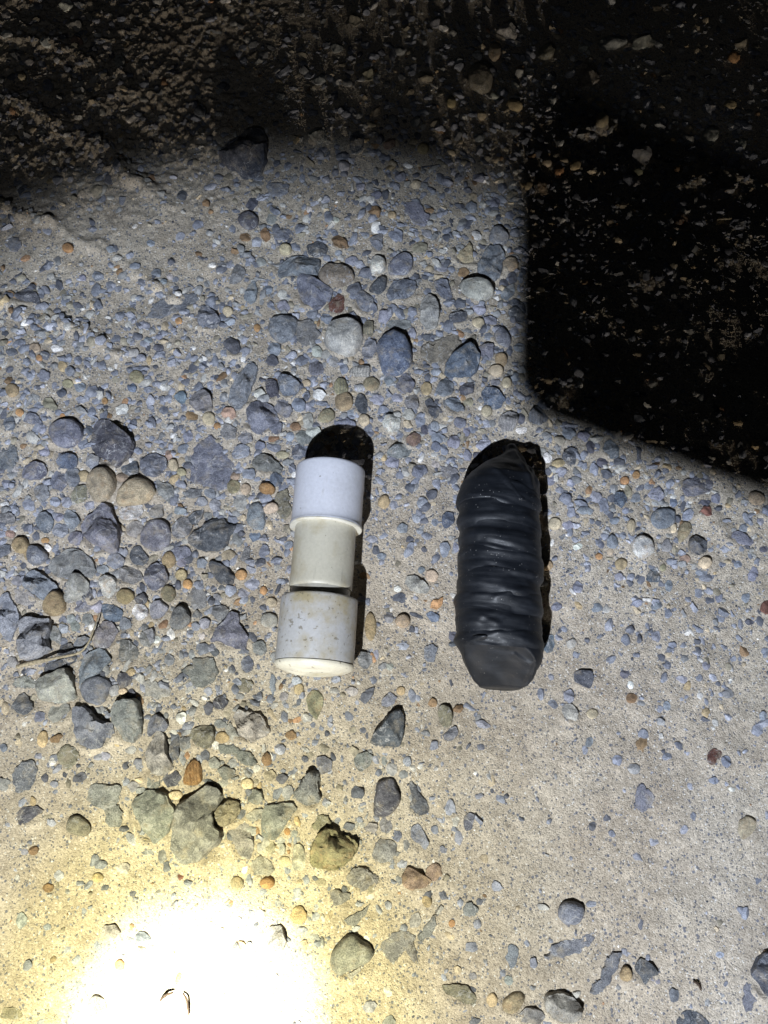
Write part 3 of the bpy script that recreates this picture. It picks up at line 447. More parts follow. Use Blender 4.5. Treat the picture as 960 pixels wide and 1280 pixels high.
# simpler stones: x,y,w,h,colour[,angle][,height]
ELL = """
20,308,16,18,B,0,f|86,312,13,11,O|139,313,12,8,B|147,324,12,7,K|170,335,13,8,B|196,341,12,10,B|212,345,8,8,K|205,353,9,7,B|122,345,14,12,B|103,347,10,8,B
162,387,12,9,M|180,405,13,9,L|72,437,15,10,W|45,437,13,12,T,0,f|17,443,14,9,D|114,422,12,10,B|184,424,11,9,B|198,419,9,10,B|87,449,8,12,B|51,450,8,8,O
170,470,18,16,V|175,446,12,9,L,0,h|165,440,16,10,K|223,400,9,8,O|57,471,16,16,B,0,f|89,466,12,11,B|197,433,15,10,D|172,370,12,8,B|189,305,11,8,B
257,253,9,8,N|315,254,17,13,D,50|247,280,15,15,B,0,l|307,296,14,10,N|332,294,12,17,N|339,274,12,14,G,0,l|321,302,13,14,L|357,313,15,13,T,0,h|387,264,8,10,W|419,278,11,8,K
439,327,17,10,B|423,318,10,8,L|426,325,8,8,K|443,363,20,16,D|279,332,12,10,G|326,328,14,12,G,0,l|335,360,12,12,B|352,367,12,11,K|354,383,20,16,L|267,382,11,9,B|284,387,13,12,T|287,401,13,10,L|321,409,8,9,O
342,435,18,19,B|461,411,17,20,M|390,392,15,11,B|409,397,17,14,B|396,440,14,18,K|418,453,14,14,K|340,451,16,14,D|395,461,20,18,B|378,452,18,14,B|430,460,12,14,B|452,465,26,14,K,0,h|311,435,9,12,K|272,471,13,9,D
468,266,15,14,N|490,269,10,8,Y|648,279,15,14,B|534,288,13,9,G|525,308,22,13,M|580,335,15,14,N,0,f|640,322,20,18,T|632,347,14,12,D|643,339,12,18,D|653,340,8,15,B|553,331,14,14,B
599,385,18,14,L|612,399,18,14,B|598,402,16,14,T|515,390,13,13,L|480,397,18,17,L|499,406,28,14,G,0,l|515,416,12,15,L|535,420,13,10,D|626,449,16,19,Y|620,464,18,14,T,0,h|637,436,10,12,D|650,432,14,12,B|611,419,12,10,B
533,486,14,16,Y|608,515,14,14,V|633,479,13,14,T|618,478,15,9,G|644,472,13,13,B|516,504,19,17,G|585,504,12,14,M|575,530,16,13,B|583,540,9,15,B|651,525,10,13,D|651,539,15,9,W
525,528,12,18,B|531,539,10,13,D|544,534,13,12,L|511,520,16,14,K|490,580,18,17,L|547,550,17,12,B|567,554,16,17,L|545,561,13,13,B|555,564,10,13,B|604,557,20,16,L|584,571,10,16,B|597,570,12,10,D|524,591,20,16,B
561,592,22,18,G,0,f|544,582,11,10,K|545,608,12,17,B|512,611,14,11,D|539,620,14,12,D|480,629,14,18,Y|527,631,14,14,L|492,632,10,12,B|464,480,20,17,V|426,484,18,22,V|430,502,22,22,Y|452,506,15,26,D,15|471,499,18,14,L|497,497,18,12,L
479,512,14,10,B|439,516,17,9,B|431,529,26,14,B|455,525,14,14,T|487,476,12,12,B|545,465,13,9,L|344,535,16,16,B|324,493,15,14,W,0,h|353,512,22,22,L|399,494,17,15,W,0,h|383,479,11,9,T|374,507,16,17,B|385,508,10,12,L
369,534,15,13,N|385,525,13,20,K|362,545,11,12,L|225,495,15,16,b|239,518,18,10,N|260,522,16,16,T|286,516,18,16,P|271,531,9,8,O|234,545,13,19,B|286,539,20,22,G,0,f|307,547,19,16,G|229,560,16,13,B|325,558,13,12,B|342,559,20,12,B
353,568,17,9,V|342,548,14,9,N|361,578,15,9,G|374,566,18,20,B|380,548,20,20,G|392,540,18,14,K|311,592,18,16,B|345,600,17,16,b|294,595,12,11,P|292,608,16,17,V|307,611,12,14,T|334,611,20,14,O,-15,h|339,636,20,13,T,15,h
332,624,15,14,B|325,619,9,9,D|300,627,20,20,K,0,f|268,630,16,14,L|251,626,15,12,L|262,616,16,13,B|240,615,25,13,G,10|225,605,14,14,B|224,637,16,12,L|259,643,10,12,G|297,674,17,22,G|319,671,15,14,b|286,694,18,14,V
331,691,13,18,B|347,706,9,10,B|361,682,11,11,B|362,712,8,10,B|357,727,9,6,D|302,719,15,13,O,0,h|316,731,18,13,L|330,739,9,11,O|289,739,17,17,L|305,742,14,14,L|340,754,14,12,T|272,747,14,11,G|326,811,17,20,G|310,831,16,20,B
255,812,18,15,B|270,816,12,10,D|242,818,10,13,G|253,795,9,9,W|341,855,8,26,B,0,f|307,857,20,18,M,0,f|371,851,14,10,L|374,862,12,14,Y|256,780,15,14,L|210,742,18,21,V|210,699,17,21,Y,-20|226,718,15,14,Y|234,730,12,12,O
226,689,26,15,B|226,702,12,11,L|251,704,15,17,B|204,779,16,14,N,45|187,796,16,20,L|197,800,10,10,W|105,556,14,16,B|112,540,9,15,D|117,578,17,17,L,0,h|210,567,12,12,P|167,660,24,22,K|194,638,20,19,K|207,614,32,20,G,-60
152,597,18,15,P|105,595,16,14,Y|91,597,20,24,B|74,602,20,26,B|112,629,17,20,L|53,617,18,24,L|69,629,14,16,L|83,628,14,16,L|38,633,15,15,L|76,664,21,18,L|96,674,21,18,L,0,h|75,648,13,12,L|43,526,23,15,B|54,538,12,12,B|56,565,15,15,L
80,522,7,7,O|27,518,11,9,O|18,491,16,17,Y|13,479,10,9,N|116,491,19,13,B,45|120,502,12,7,B|101,485,13,12,B|79,493,12,10,D|164,484,12,11,b|185,485,14,9,B|204,483,10,9,W|153,511,17,18,W|114,515,13,13,B|136,520,8,8,N|131,501,7,8,O
86,481,14,10,V|216,581,12,17,T|226,589,12,10,V|10,606,12,12,B|19,587,10,9,K|11,650,22,14,G|15,669,12,10,P|28,683,20,20,Y,0,h|5,690,24,18,B|60,685,10,10,W|57,676,10,7,O|129,712,16,12,L|137,735,20,36,W,8,h|157,746,22,19,Y
176,765,20,20,W,0,h|21,728,22,16,G|70,797,14,26,G|110,745,18,20,D|105,758,22,16,L|122,758,16,17,L|157,780,18,18,B|110,776,17,17,G|95,783,14,13,G|89,774,13,13,G|80,786,12,14,L|157,849,17,23,D|156,865,11,9,T|145,864,12,14,G|166,868,11,14,D
185,800,16,20,G|213,826,12,15,G|17,828,15,15,G|18,817,9,7,K|25,808,14,16,G|51,896,17,13,B|55,924,13,20,Y|73,923,20,13,N|220,938,14,30,D,-8,h|229,946,10,20,G|229,898,13,15,W,0,h|233,930,20,20,G,0,l|193,977,16,22,G|220,994,18,12,T
178,988,13,9,G|169,984,14,14,G|7,980,17,18,G|59,972,10,12,D|70,980,10,8,B|102,972,20,12,D,20,h|133,945,15,13,L|186,1063,16,11,G|204,1069,10,18,G|182,1052,18,11,T|155,1085,19,14,K|75,1094,12,16,L|125,1096,14,12,Y|169,1032,10,9,G|34,1064,8,9,B
151,929,12,10,Y|165,937,16,10,K|176,955,15,14,L|5,935,10,10,B|50,945,12,8,B|62,1109,15,11,N|168,1116,9,8,D|134,1108,9,8,D|225,1096,10,7,R|61,1158,11,9,B|30,1150,13,20,G|140,1163,26,18,K|151,1205,12,14,O|345,1171,24,32,G,10,h|333,1104,18,15,O,0,h
296,1105,16,18,V|325,1143,12,12,K|373,1145,20,22,Y,0,f|122,1255,24,22,G|180,1170,18,12,D|100,1230,8,10,G|15,1265,30,18,M|276,880,19,18,D|262,886,14,18,D|279,922,17,14,Y|277,905,17,12,G|285,892,9,16,M|356,871,12,11,G|374,876,6,14,D
364,919,14,11,N,0,f|440,865,14,12,K|501,864,11,11,Y|257,945,13,13,D|269,953,18,15,G|292,954,12,14,G|280,978,16,12,K|261,978,16,8,D|352,974,18,13,D|338,970,15,14,M|359,990,15,17,G|320,996,18,20,G|310,980,15,14,T|447,991,17,15,D
319,1018,24,14,K,25|359,1040,8,10,O|366,1041,12,12,G|338,1060,13,18,M|351,1061,13,16,K|325,1059,14,11,G|327,1083,30,24,K,0,l|402,1030,22,20,M,0,f|355,1077,15,14,T|543,932,12,14,L|604,905,19,11,B,-15|541,879,11,11,N
490,961,14,18,G|481,951,9,12,G|509,952,10,14,L|504,968,12,12,G|465,1036,16,16,G|496,1045,15,15,B|510,1058,11,20,G|481,1064,32,32,G,0,l|563,1010,14,22,L|586,1027,14,22,B|573,1047,11,20,L|570,1027,10,12,K|554,1062,10,11,B
543,1091,22,20,P,0,f|534,1127,12,16,Y|588,1138,20,18,G,0,f|565,1155,8,10,O|590,1185,17,14,B,0,l|641,1196,13,28,B,0,f|667,1204,10,15,B,0,f|590,1222,14,12,G,0,l|636,1226,12,12,G|615,1251,14,18,Y,0,l|664,1270,32,20,G,-15,h|462,1258,18,15,L|487,1277,18,14,G|594,1277,15,8,D
819,1227,13,14,L|842,1244,13,17,D|936,1245,16,35,B,0,f|899,1193,10,8,B|741,1033,9,13,D|908,952,13,14,B|803,931,15,22,N|894,976,12,10,B|772,951,13,14,B|916,987,10,6,W|741,892,15,12,T,0,l|711,870,14,17,L|691,880,13,9,B,-40|790,873,16,12,N|789,856,8,11,W|782,842,13,11,D
714,805,12,14,K|721,736,13,17,L|836,732,9,15,B|899,747,12,13,B|932,748,11,12,B|957,760,14,16,R|695,759,13,10,B|746,760,13,11,B|821,757,14,10,B|796,754,12,10,B|821,795,13,15,B|841,806,12,9,B|835,767,11,11,B|937,778,12,8,D|855,849,18,8,L,-20|912,867,16,12,G
948,912,13,17,L|955,895,10,12,B|835,831,10,11,B|883,832,10,11,B|835,882,9,13,B|737,928,9,13,B|711,544,18,15,B|698,553,17,12,M|729,547,17,14,B|735,537,10,6,D|737,561,9,17,D|772,580,15,12,D|751,580,14,11,D|683,575,12,14,W|696,582,17,10,Y|700,592,14,12,L
687,603,10,14,B|712,606,12,12,L|741,590,10,18,L|756,595,17,13,D|780,602,11,10,O|794,595,9,9,O|735,615,10,11,N|743,624,15,19,B|753,634,13,18,B|773,626,18,20,b|784,616,9,15,M|793,624,14,13,B|705,627,17,15,B|730,641,20,10,B|712,643,11,13,B|819,619,18,17,L
810,609,13,9,B|841,629,9,12,b|882,616,8,6,W|894,625,12,12,B|879,630,18,8,D|879,642,17,12,R|859,645,15,14,L|855,700,15,12,P|880,704,16,15,T,0,h|876,716,14,9,B|832,683,13,16,G,0,f|933,651,20,9,B,-50|957,642,14,20,B|928,661,12,10,B|948,654,10,9,L|775,706,15,14,Y
747,697,9,8,O|761,691,8,9,T|721,685,11,8,W|763,680,13,18,B|750,681,9,13,B|777,671,9,10,B|787,659,10,16,T|692,657,16,14,T|708,658,15,12,B|766,653,13,10,B|780,639,9,9,B|683,708,14,13,Y|828,710,8,9,V|773,722,11,10,B|788,722,10,10,B|922,705,12,10,B|940,719,12,18,B|952,688,10,7,D
559,652,17,20,b|543,655,9,9,B|521,649,12,12,L|503,662,14,13,B|525,665,9,8,B|465,675,14,9,L|470,689,9,11,D|478,696,12,9,B|511,690,13,20,B,-20|530,689,8,7,D|555,687,13,19,L|569,685,8,14,B|539,721,16,14,T,0,f|526,714,9,8,B|497,737,10,8,W|501,748,19,12,D|503,777,18,16,T,0,h
486,773,11,14,G|515,787,8,9,D|520,788,6,9,L|521,770,18,5,D,-20|463,784,14,34,Y|470,820,8,14,L|537,817,18,26,B,-10,f|503,808,16,11,L,0,l|487,834,9,9,K|566,796,10,12,D|566,805,10,8,D
227,242,13,13,D|905,98,18,18,L|932,94,16,12,Y|762,122,17,18,T|776,118,10,14,M|940,26,16,14,O|950,6,16,16,M|780,6,36,18,K|820,6,34,18,K|640,4,26,18,K|600,48,14,16,K|622,38,16,24,T|692,24,22,18,M,30|699,92,10,12,W|690,106,14,9,W|706,190,12,12,O|727,182,14,14,Y
665,214,10,10,Y|682,213,12,24,P|487,180,16,14,P|529,183,14,12,Y|532,91,20,12,M|565,120,12,14,Y|647,109,22,12,Y|622,100,12,9,K|82,5,18,14,W|92,30,20,12,K|65,43,9,12,W|60,58,14,12,W|55,168,18,6,K,20|108,155,9,6,W|318,67,14,8,M|443,25,14,16,M|460,92,14,16,M|398,172,24,20,G|447,178,20,28,D
545,15,16,12,G|655,60,12,10,K|742,12,14,10,K|724,50,16,8,W,20|668,62,14,6,W,30|650,78,12,10,K|872,14,9,14,K|880,60,8,10,K|915,45,12,8,K|925,90,9,8,K|862,105,8,8,W|895,75,7,14,W|870,185,8,8,W|780,180,8,7,K|707,152,12,9,W|712,205,10,8,K|770,260,10,12,T|765,274,14,8,K|722,265,6,16,W|860,260,18,24,P|935,262,22,18,L
735,140,10,8,K|718,165,8,8,T|790,185,9,10,W|808,190,14,9,V|805,207,11,9,K|935,125,14,10,W|945,150,10,14,K|925,160,12,10,K|930,175,12,12,L|945,185,9,9,W|905,160,9,12,K
10,45,16,12,W|36,80,14,10,K|132,38,10,10,K|20,70,24,14,G|100,18,12,8,K|118,100,14,8,K,35|150,80,12,16,K|135,60,12,9,W|60,110,14,18,L|8,20,12,10,W|40,5,9,10,K|95,52,14,10,P|72,78,9,8,W|165,150,14,10,W|45,130,12,9,K|30,100,10,9,T|100,125,12,9,K|128,142,10,9,K|150,175,9,8,W|15,190,16,8,K|70,205,9,8,K
690,180,12,10,T|500,60,14,10,G|575,60,12,10,G|420,60,16,12,G|560,170,12,10,G|520,150,14,12,G|600,160,14,10,G|470,140,12,10,M|400,100,16,12,G|350,120,14,10,G|250,140,16,12,D|200,190,12,10,D|260,100,12,9,G|430,210,14,12,G|600,210,16,12,B|560,220,14,12,B|500,220,14,12,B|450,235,12,10,B|620,240,14,14,B|640,255,14,12,B|590,250,16,12,B|470,245,14,10,B
"""
def is_in(poly, x, y):
    c = False; n = len(poly); j = n - 1
    for i in range(n):
        xi, yi = poly[i]; xj, yj = poly[j]
        if (yi > y) != (yj > y) and x < (xj - xi) * (y - yi) / (yj - yi + 1e-9) + xi: c = not c
        j = i
    return c
stones = []
for line in POLY.strip().split('\n'):
    parts = line.split('|'); t = parts[0].split()
    pts = [tuple(map(float, p.split(','))) for p in t[2:]]
    stones.append(dict(c=t[0], h=t[1], pts=pts, label=parts[1] if len(parts) > 1 else None, lm=parts[2] if len(parts) > 2 else None, poly=True))
rs = random.Random(3)
for line in ELL.strip().split('\n'):
    for e in line.split('|'):
        f = e.split(','); cx, cy, ww, hh = map(float, f[:4]); c = f[4]
        a = R(float(f[5])) if len(f) > 5 else R(rs.uniform(-12, 12)); ht = f[6] if len(f) > 6 else 'n'
        rough = c in 'BbDGLKMNPRW'; n = rs.choice((5, 6, 7)) if rough else 9
        ph = rs.uniform(0, 6.28); pts = []
        for k in range(n):
            th = ph + 6.283 * (k + (rs.uniform(-.25, .25) if rough else rs.uniform(-.08, .08))) / n
            q = 1.06 * (rs.uniform(.88, 1.16) if rough else rs.uniform(.96, 1.04))
            px, py = ww / 2 * q * math.cos(th), hh / 2 * q * math.sin(th)
            pts.append((cx + px * math.cos(a) + py * math.sin(a), cy - px * math.sin(a) + py * math.cos(a)))
        stones.append(dict(c=c, h=ht, pts=pts, label=None, lm=None, poly=False))
def parea(p):
    return abs(sum(p[i][0] * p[i - 1][1] - p[i - 1][0] * p[i][1] for i in range(len(p)))) / 2
for i, s in enumerate(stones):
    s['cu'] = sum(p[0] for p in s['pts']) / len(s['pts']); s['cv'] = sum(p[1] for p in s['pts']) / len(s['pts'])
    s['area'] = parea(s['pts']); s['i'] = i
    if s['cv'] < 225 and s['h'] in 'ln' and s['cu'] > 360: s['h'] = 'h'
    xs = [p[0] for p in s['pts']]; ys = [p[1] for p in s['pts']]; s['bw'] = max(xs) - min(xs); s['bh'] = max(ys) - min(ys)

# ---------------------------------------------------------------- ground sheet (fine where the photo looks, coarse to the horizon)
def axis(lo, hi, step):
    a = list(np.arange(lo, hi, step)); s = step; x = a[-1]
    while x < 60: s *= 1.35; x += s; a.append(x)
    s = step; x = a[0]; pre = []
    while x > -60: s *= 1.35; x -= s; pre.append(x)
    return np.array(pre[::-1] + a)
gx = axis(-.37, .37, .00105); gy = axis(-.20, .68, .00105)
GX, GY = np.meshgrid(gx, gy); GZ = height(GX, GY)
for s in stones:          # sand banked up against the stones, a slight hollow on one side
    if s['area'] < 130 or s['h'] == 'f': continue
    cx, cy = gp(s['cu'], s['cv']); m_ = pxm(s['cu'], s['cv']); ea, eb = s['bw'] / 2 * m_, s['bh'] / 2 * m_
    i0, i1 = np.searchsorted(gx, [cx - ea * 2 - .004, cx + ea * 2 + .004]); j0, j1 = np.searchsorted(gy, [cy - eb * 2 - .004, cy + eb * 2 + .004])
    if i1 <= i0 or j1 <= j0: continue
    X, Y = GX[j0:j1, i0:i1], GY[j0:j1, i0:i1]; q = np.hypot((X - cx) / ea, (Y - cy) / eb)
    w_ = (q - 1.02) * min(ea, eb)
    nz = grid_noise(X, Y, .006, 40); side = ((X - cx) * .4 + (Y - cy)) / (np.hypot(X - cx, Y - cy) + 1e-6)
    A = min(.0022, .16 * min(ea, eb))
    GZ[j0:j1, i0:i1] += A * np.exp(-(w_ / .0022) ** 2) * (.35 - .75 * side + 1.5 * nz)
far = np.clip((np.hypot(GX, GY - .2) - .8) / 2, 0, 1); GZ = GZ * (1 - far)
nx, ny = len(gx), len(gy)
idx = np.arange(nx * ny).reshape(ny, nx)
Fq = np.stack([idx[:-1, :-1], idx[:-1, 1:], idx[1:, 1:], idx[1:, :-1]], -1).reshape(-1, 4)
gnd = link('ground', mesh_np('ground', np.stack([GX.ravel(), GY.ravel(), GZ.ravel()], 1), Fq), M_GND)
tag(gnd, kind='structure')

HFAC = dict(f=.05, l=.18, n=.29, h=.44, x=.58)
def smooth_outline(P, n, corner):
    """closed polygon (metres) -> n points, chaikin once or twice"""
    P = np.array(P)
    for _ in range(corner):
        Q = np.roll(P, -1, 0); k = .22 if corner > 2 else .12
        P = np.stack([P * (1 - k) + Q * k, P * k + Q * (1 - k)], 1).reshape(-1, 2)
    d = np.linalg.norm(np.roll(P, -1, 0) - P, axis=1); cum = np.concatenate([[0], np.cumsum(d)])
    t = np.linspace(0, cum[-1], n, endpoint=False); PP = np.vstack([P, P[:1]])
    return np.stack([np.interp(t, cum, PP[:, 0]), np.interp(t, cum, PP[:, 1])], 1)
def stone_mesh(s):
    r = random.Random(s['i'] * 17 + 5)
    loc = gp(s['cu'], s['cv']); 
    P = [gp(u, v) for u, v in s['pts']]
    P = [(x - loc[0], y - loc[1]) for x, y in P]
    if parea(P) and sum(P[i - 1][0] * P[i][1] - P[i][0] * P[i - 1][1] for i in range(len(P))) < 0: P = P[::-1]
    size = math.sqrt(s['area']) * pxm(s['cu'], s['cv'])
    big = s['area'] > 500; mid = s['area'] > 150
    n = 56 if big else (30 if mid else 18)
    smoothstone = (s['c'] in 'TYOV' and not (s['label'] and ('clod' in s['label'] or 'chip' in s['label'] or 'three' in s['label']))) or bool(s['label'] and any(q in s['label'] for q in ('smooth', 'round', 'oval', 'almond')))
    O = smooth_outline(P, n, 3 if smoothstone else 1 if r.random() < .7 else 2) * (1.05 if smoothstone else 1.03)
    xs, ys = O[:, 0], O[:, 1]
    ev = np.linalg.eigvalsh(np.cov(O.T)); minor = 2.8 * math.sqrt(max(ev[0], 1e-9))
    hgt = HFAC[s['h']] * minor * r.uniform(.9, 1.15)
    if s['h'] == 'f': hgt = r.uniform(.0010, .0015)
    hgt = min(hgt, .02)
    sk = .86 if s['h'] in 'xh' else .96
    if s['h'] == 'f':   prof = [(.85, -1.), (1., 0.), (.99, .5), (.96, .9), (.8, 1.), (.5, 1.), (.22, 1.)]
    elif smoothstone:   prof = [(.72, -1.), (.93, -.4), (1., 0.), (.985, .28), (.93, .55), (.82, .78), (.66, .92), (.44, .985), (.2, 1.)]
    else:               prof = [(.8, -1.), (.97, -.3), (1., 0.), (.985, .35), (.955, .62), (.89, .84), (.74, .95), (.5, 1.), (.24, 1.02)]
    if big:
        q = []
        for a, b in zip(prof[:-1], prof[1:]): q += [a, ((a[0] + b[0]) / 2, (a[1] + b[1]) / 2)]
        prof = q + [prof[-1]]
    dep = max(.35 * minor, .0015)
    # peak offset and facet planes
    off = np.array([r.uniform(-.18, .18), r.uniform(-.18, .18)]) * minor
    rings = []
    for sc_, z in prof:
        zz = z * (hgt if z > 0 else dep)
        f = 1 - sc_; R2 = O * sc_ + off * f
        rings.append(np.column_stack([R2, np.full(n, zz)]))
    V = np.vstack(rings + [np.array([[off[0], off[1], prof[-1][1] * hgt]]), np.array([[0, 0, -dep]])])
    up = V[:, 2] > .02 * hgt
    if s['h'] != 'f':
        npl = r.choice((4, 5, 6, 7)) if not smoothstone else 3
        for _ in range(npl):
            a = r.uniform(0, 6.28); t = r.uniform(.2, 1.05) if not smoothstone else r.uniform(.05, .35)
            d = np.array([math.cos(a), math.sin(a)])
            lim = hgt * r.uniform(.93, 1.08) - t * hgt * 2.2 * (V[:, :2] @ d) / max(minor, 1e-6)
            lim = np.maximum(lim, .30 * hgt)
            V[:, 2] = np.where(up, np.minimum(V[:, 2], lim), V[:, 2])
    W1 = Waves(6.28 / max(size * .55, .002), 10, s['i']); W2 = Waves(6.28 / max(size * .17, .0012), 12, s['i'] + 999)
    D = np.stack([W1(V + 3.1), W1(V - 1.7), W1(V + 9.2)], 1) * size * (.014 if smoothstone else .024)
    D += np.stack([W2(V + 3.1), W2(V - 1.7), W2(V + 9.2)], 1) * size * (.006 if smoothstone else .013)
    if s['label'] and ('clod' in s['label'] or 'lump' in s['label'] or 'crusty' in s['label']): D *= 1.8
    if s['h'] == 'f': D[:, 2] *= .3; D[:, :2] *= 2.4
    if s['label'] and 'fluted' in s['label']: D[:, 2] += .0009 * np.sin(V[:, 0] * 3200 + V[:, 1] * 500) * up
    V = V + D
    V[:, 2] += .0 
    m = len(rings); Fc = []
    for k in range(m - 1):
        for i in range(n):
            j = (i + 1) % n; Fc.append((k * n + i, k * n + j, (k + 1) * n + j, (k + 1) * n + i))
    top = m * n; bot = top + 1
    for i in range(n):
        j = (i + 1) % n; Fc.append(((m - 1) * n + i, (m - 1) * n + j, top)); Fc.append((j, i, bot))
    return V, Fc, loc, hgt

# landmarks used to tell the stones apart in words
LMS = [('white collar', 412, 620), ('yellowed pipe sleeve', 405, 700), ('lower coupling', 396, 790), ('black roll', 625, 700), ('black roll tip', 648, 555), ('black roll blunt end', 620, 862),
       ('dry twig', 80, 825), ('glare of the torch', 250, 1230)]
LMS += [(s['lm'], s['cu'], s['cv']) for s in stones if s['lm']]
def direction(du, dv):
    a = math.degrees(math.atan2(-dv, du)) % 360
    return ['right of', 'up and right of', 'above', 'up and left of', 'left of', 'down and left of', 'below', 'down and right of'][int((a + 22.5) // 45) % 8]
used = set(s['label'] for s in stones if s['label'])
def auto_label(s):
    ar = s['area']; sz = 'tiny' if ar < 110 else 'small' if ar < 240 else 'medium' if ar < 500 else 'large'
    asp = max(s['bw'], s['bh']) / max(1, min(s['bw'], s['bh']))
    shp = ('upright' if s['bh'] > s['bw'] else 'wide') if asp > 1.45 else ('rounded' if s['c'] in 'TWKYOVMNP' else 'angular')
    kind = 'stone' if ar > 240 else 'pebble'
    flat = 'flush ' if s['h'] == 'f' else ''
    c = sorted((math.hypot(s['cu'] - u, s['cv'] - v), n, u, v) for n, u, v in LMS if n != s['lm'])
    base = f"{sz} {flat}{shp} {CNAME[s['c']]} {kind}"
    cands = []
    for d, n, u, v in c[:4]:
        q = '' if d > 60 else 'just '
        cands.append(f"{q}{direction(s['cu'] - u, s['cv'] - v)} the {n}")
    for t in cands[:1]:
        L = f"{base} {t}"
        if L not in used and len(L.split()) <= 16: used.add(L); return L
    for t in cands:
        for t2 in cands:
            if t == t2: continue
            L = f"{sz} {CNAME[s['c']]} {kind} {t}, {t2}"
            if L not in used and len(L.split()) <= 16: used.add(L); return L
    ratio = int(s['bw']), int(s['bh'])
    for t in cands + ['']:
        for extra in ('partly buried', 'duller', 'more weathered', 'chipped'):
            L = f"{sz} {flat}{shp} {CNAME[s['c']]} {kind} {t}".strip()
            if L not in used and len(L.split()) <= 16: used.add(L); return L
    return base + ' ' + cands[0]

SPECK = ('speckled', 'cobble standing', 'largest stone', 'rough grey')
stones.sort(key=lambda s: -s['area'])
rest_V = []; rest_F = []; rest_C = []; nv = 0; objs = 0
for k, s in enumerate(stones):
    V, Fc, loc, hgt = stone_mesh(s)
    z0 = hz(*loc); r = random.Random(s['i'])
    j = r.uniform(.86, 1.16); base = [max(0, c * j * r.uniform(.96, 1.04)) for c in COL[s['c']]]
    if k < 292:
        me = mesh_np('stone', V, Fc)
        lab = s['label'] or auto_label(s)
        if 'grained' in lab or 'striped' in lab or 'streaked' in lab: mt = M_STR
        elif any(w_ in lab for w_ in SPECK): mt = M_SPK
        elif s['c'] in 'TWYOVNP': mt = M_QTZ
        else: mt = M_ROCK
        o = link('stone' if s['area'] > 240 else 'pebble', me, mt, sharp=24 if s['c'] not in 'TWKYOVMNP' else None)
        o.location = (loc[0], loc[1], z0 + (.0002 if s['h'] != 'f' else -.0001)); o.color = (*base, 1)
        tag(o, lab, 'stone', 'stones bedded in the sandy ground')
    else:
        V = V + np.array([loc[0], loc[1], z0]); rest_V.append(V); rest_F += [tuple(a + nv for a in f) for f in Fc]; nv += len(V)
        rest_C.append(np.tile([*base, 1], (len(V), 1)))
def col_attr(me, Cc):
    a = me.color_attributes.new('col', 'FLOAT_COLOR', 'POINT'); a.data.foreach_set('color', np.asarray(Cc, np.float32).ravel())
if rest_V:
    me = mesh_np('gravel', np.vstack(rest_V), rest_F); col_attr(me, np.vstack(rest_C))
    tag(link('gravel', me, M_ATT), 'smaller pebbles pressed into the sand between the larger stones', 'gravel', kind='stuff')

# ---------------------------------------------------------------- fine gravel and coarse grit (uncountable)
BL = [(400, 400, 170, 110, 1.), (120, 600, 170, 120, 1.), (560, 520, 120, 90, .9), (110, 770, 120, 90, .9), (790, 610, 120, 80, .8), (300, 950, 130, 120, .45), (220, 720, 120, 120, .5),
      (500, 150, 260, 150, .8), (850, 150, 180, 170, .6), (80, 430, 160, 80, .6), (520, 320, 120, 80, .6), (860, 780, 110, 80, .4), (60, 200, 120, 150, .4), (420, 1080, 110, 100, .3)]
def dens(u, v, base=.07):
    d = base + 0 * u
    for cx, cy, sx, sy, a in BL: d = d + a * np.exp(-((u - cx) / sx) ** 2 / 2 - ((v - cy) / sy) ** 2 / 2)
    d = d * (1 - .75 * np.exp(-((u - 200) / 130) ** 2 / 2 - ((v - 290) / 45) ** 2 / 2))
    return np.clip(d, 0, 1.1) / 1.1
def zdens(u, v):
    d = 0 * u
    for cx, cy, sx, sy, a in ((60, 70, 70, 60, 1.), (90, 190, 80, 22, .9), (20, 150, 40, 50, .7), (730, 140, 60, 60, .8), (910, 150, 45, 90, 1.), (760, 260, 50, 30, .5), (640, 60, 60, 50, .35), (300, 30, 60, 30, .2), (350, 110, 40, 50, .35)):
        d = d + a * np.exp(-((u - cx) / sx) ** 2 / 2 - ((v - cy) / sy) ** 2 / 2)
    return np.clip(d, 0, 1)
def base_shapes(sub, k, seed):
    import bmesh
    out = []
    for i in range(k):
        bm = bmesh.new(); bmesh.ops.create_icosphere(bm, subdivisions=sub, radius=1)
        V = np.array([v.co[:] for v in bm.verts]); Fc = np.array([[v.index for v in f.verts] for f in bm.faces]); bm.free()
        r = np.random.default_rng(seed + i)
        for _ in range(9 if sub > 1 else 2):  # flatten random facets
            nrm = r.normal(size=3); nrm /= np.linalg.norm(nrm); c = r.uniform(.5, .85); d = V @ nrm
            V = V - np.outer(np.maximum(d - c, 0), nrm)
        V = V * r.uniform(.75, 1.25, 3); V += r.normal(size=V.shape) * .065
        out.append((V, Fc))
    return out
PAL = [(COL['B'], .30), (COL['L'], .17), (COL['G'], .15), (COL['D'], .10), (COL['K'], .08), (COL['T'], .05), (COL['M'], .07), (COL['W'], .025), (COL['Y'], .012), ((.36, .22, .13), .006), (COL['N'], .02)]
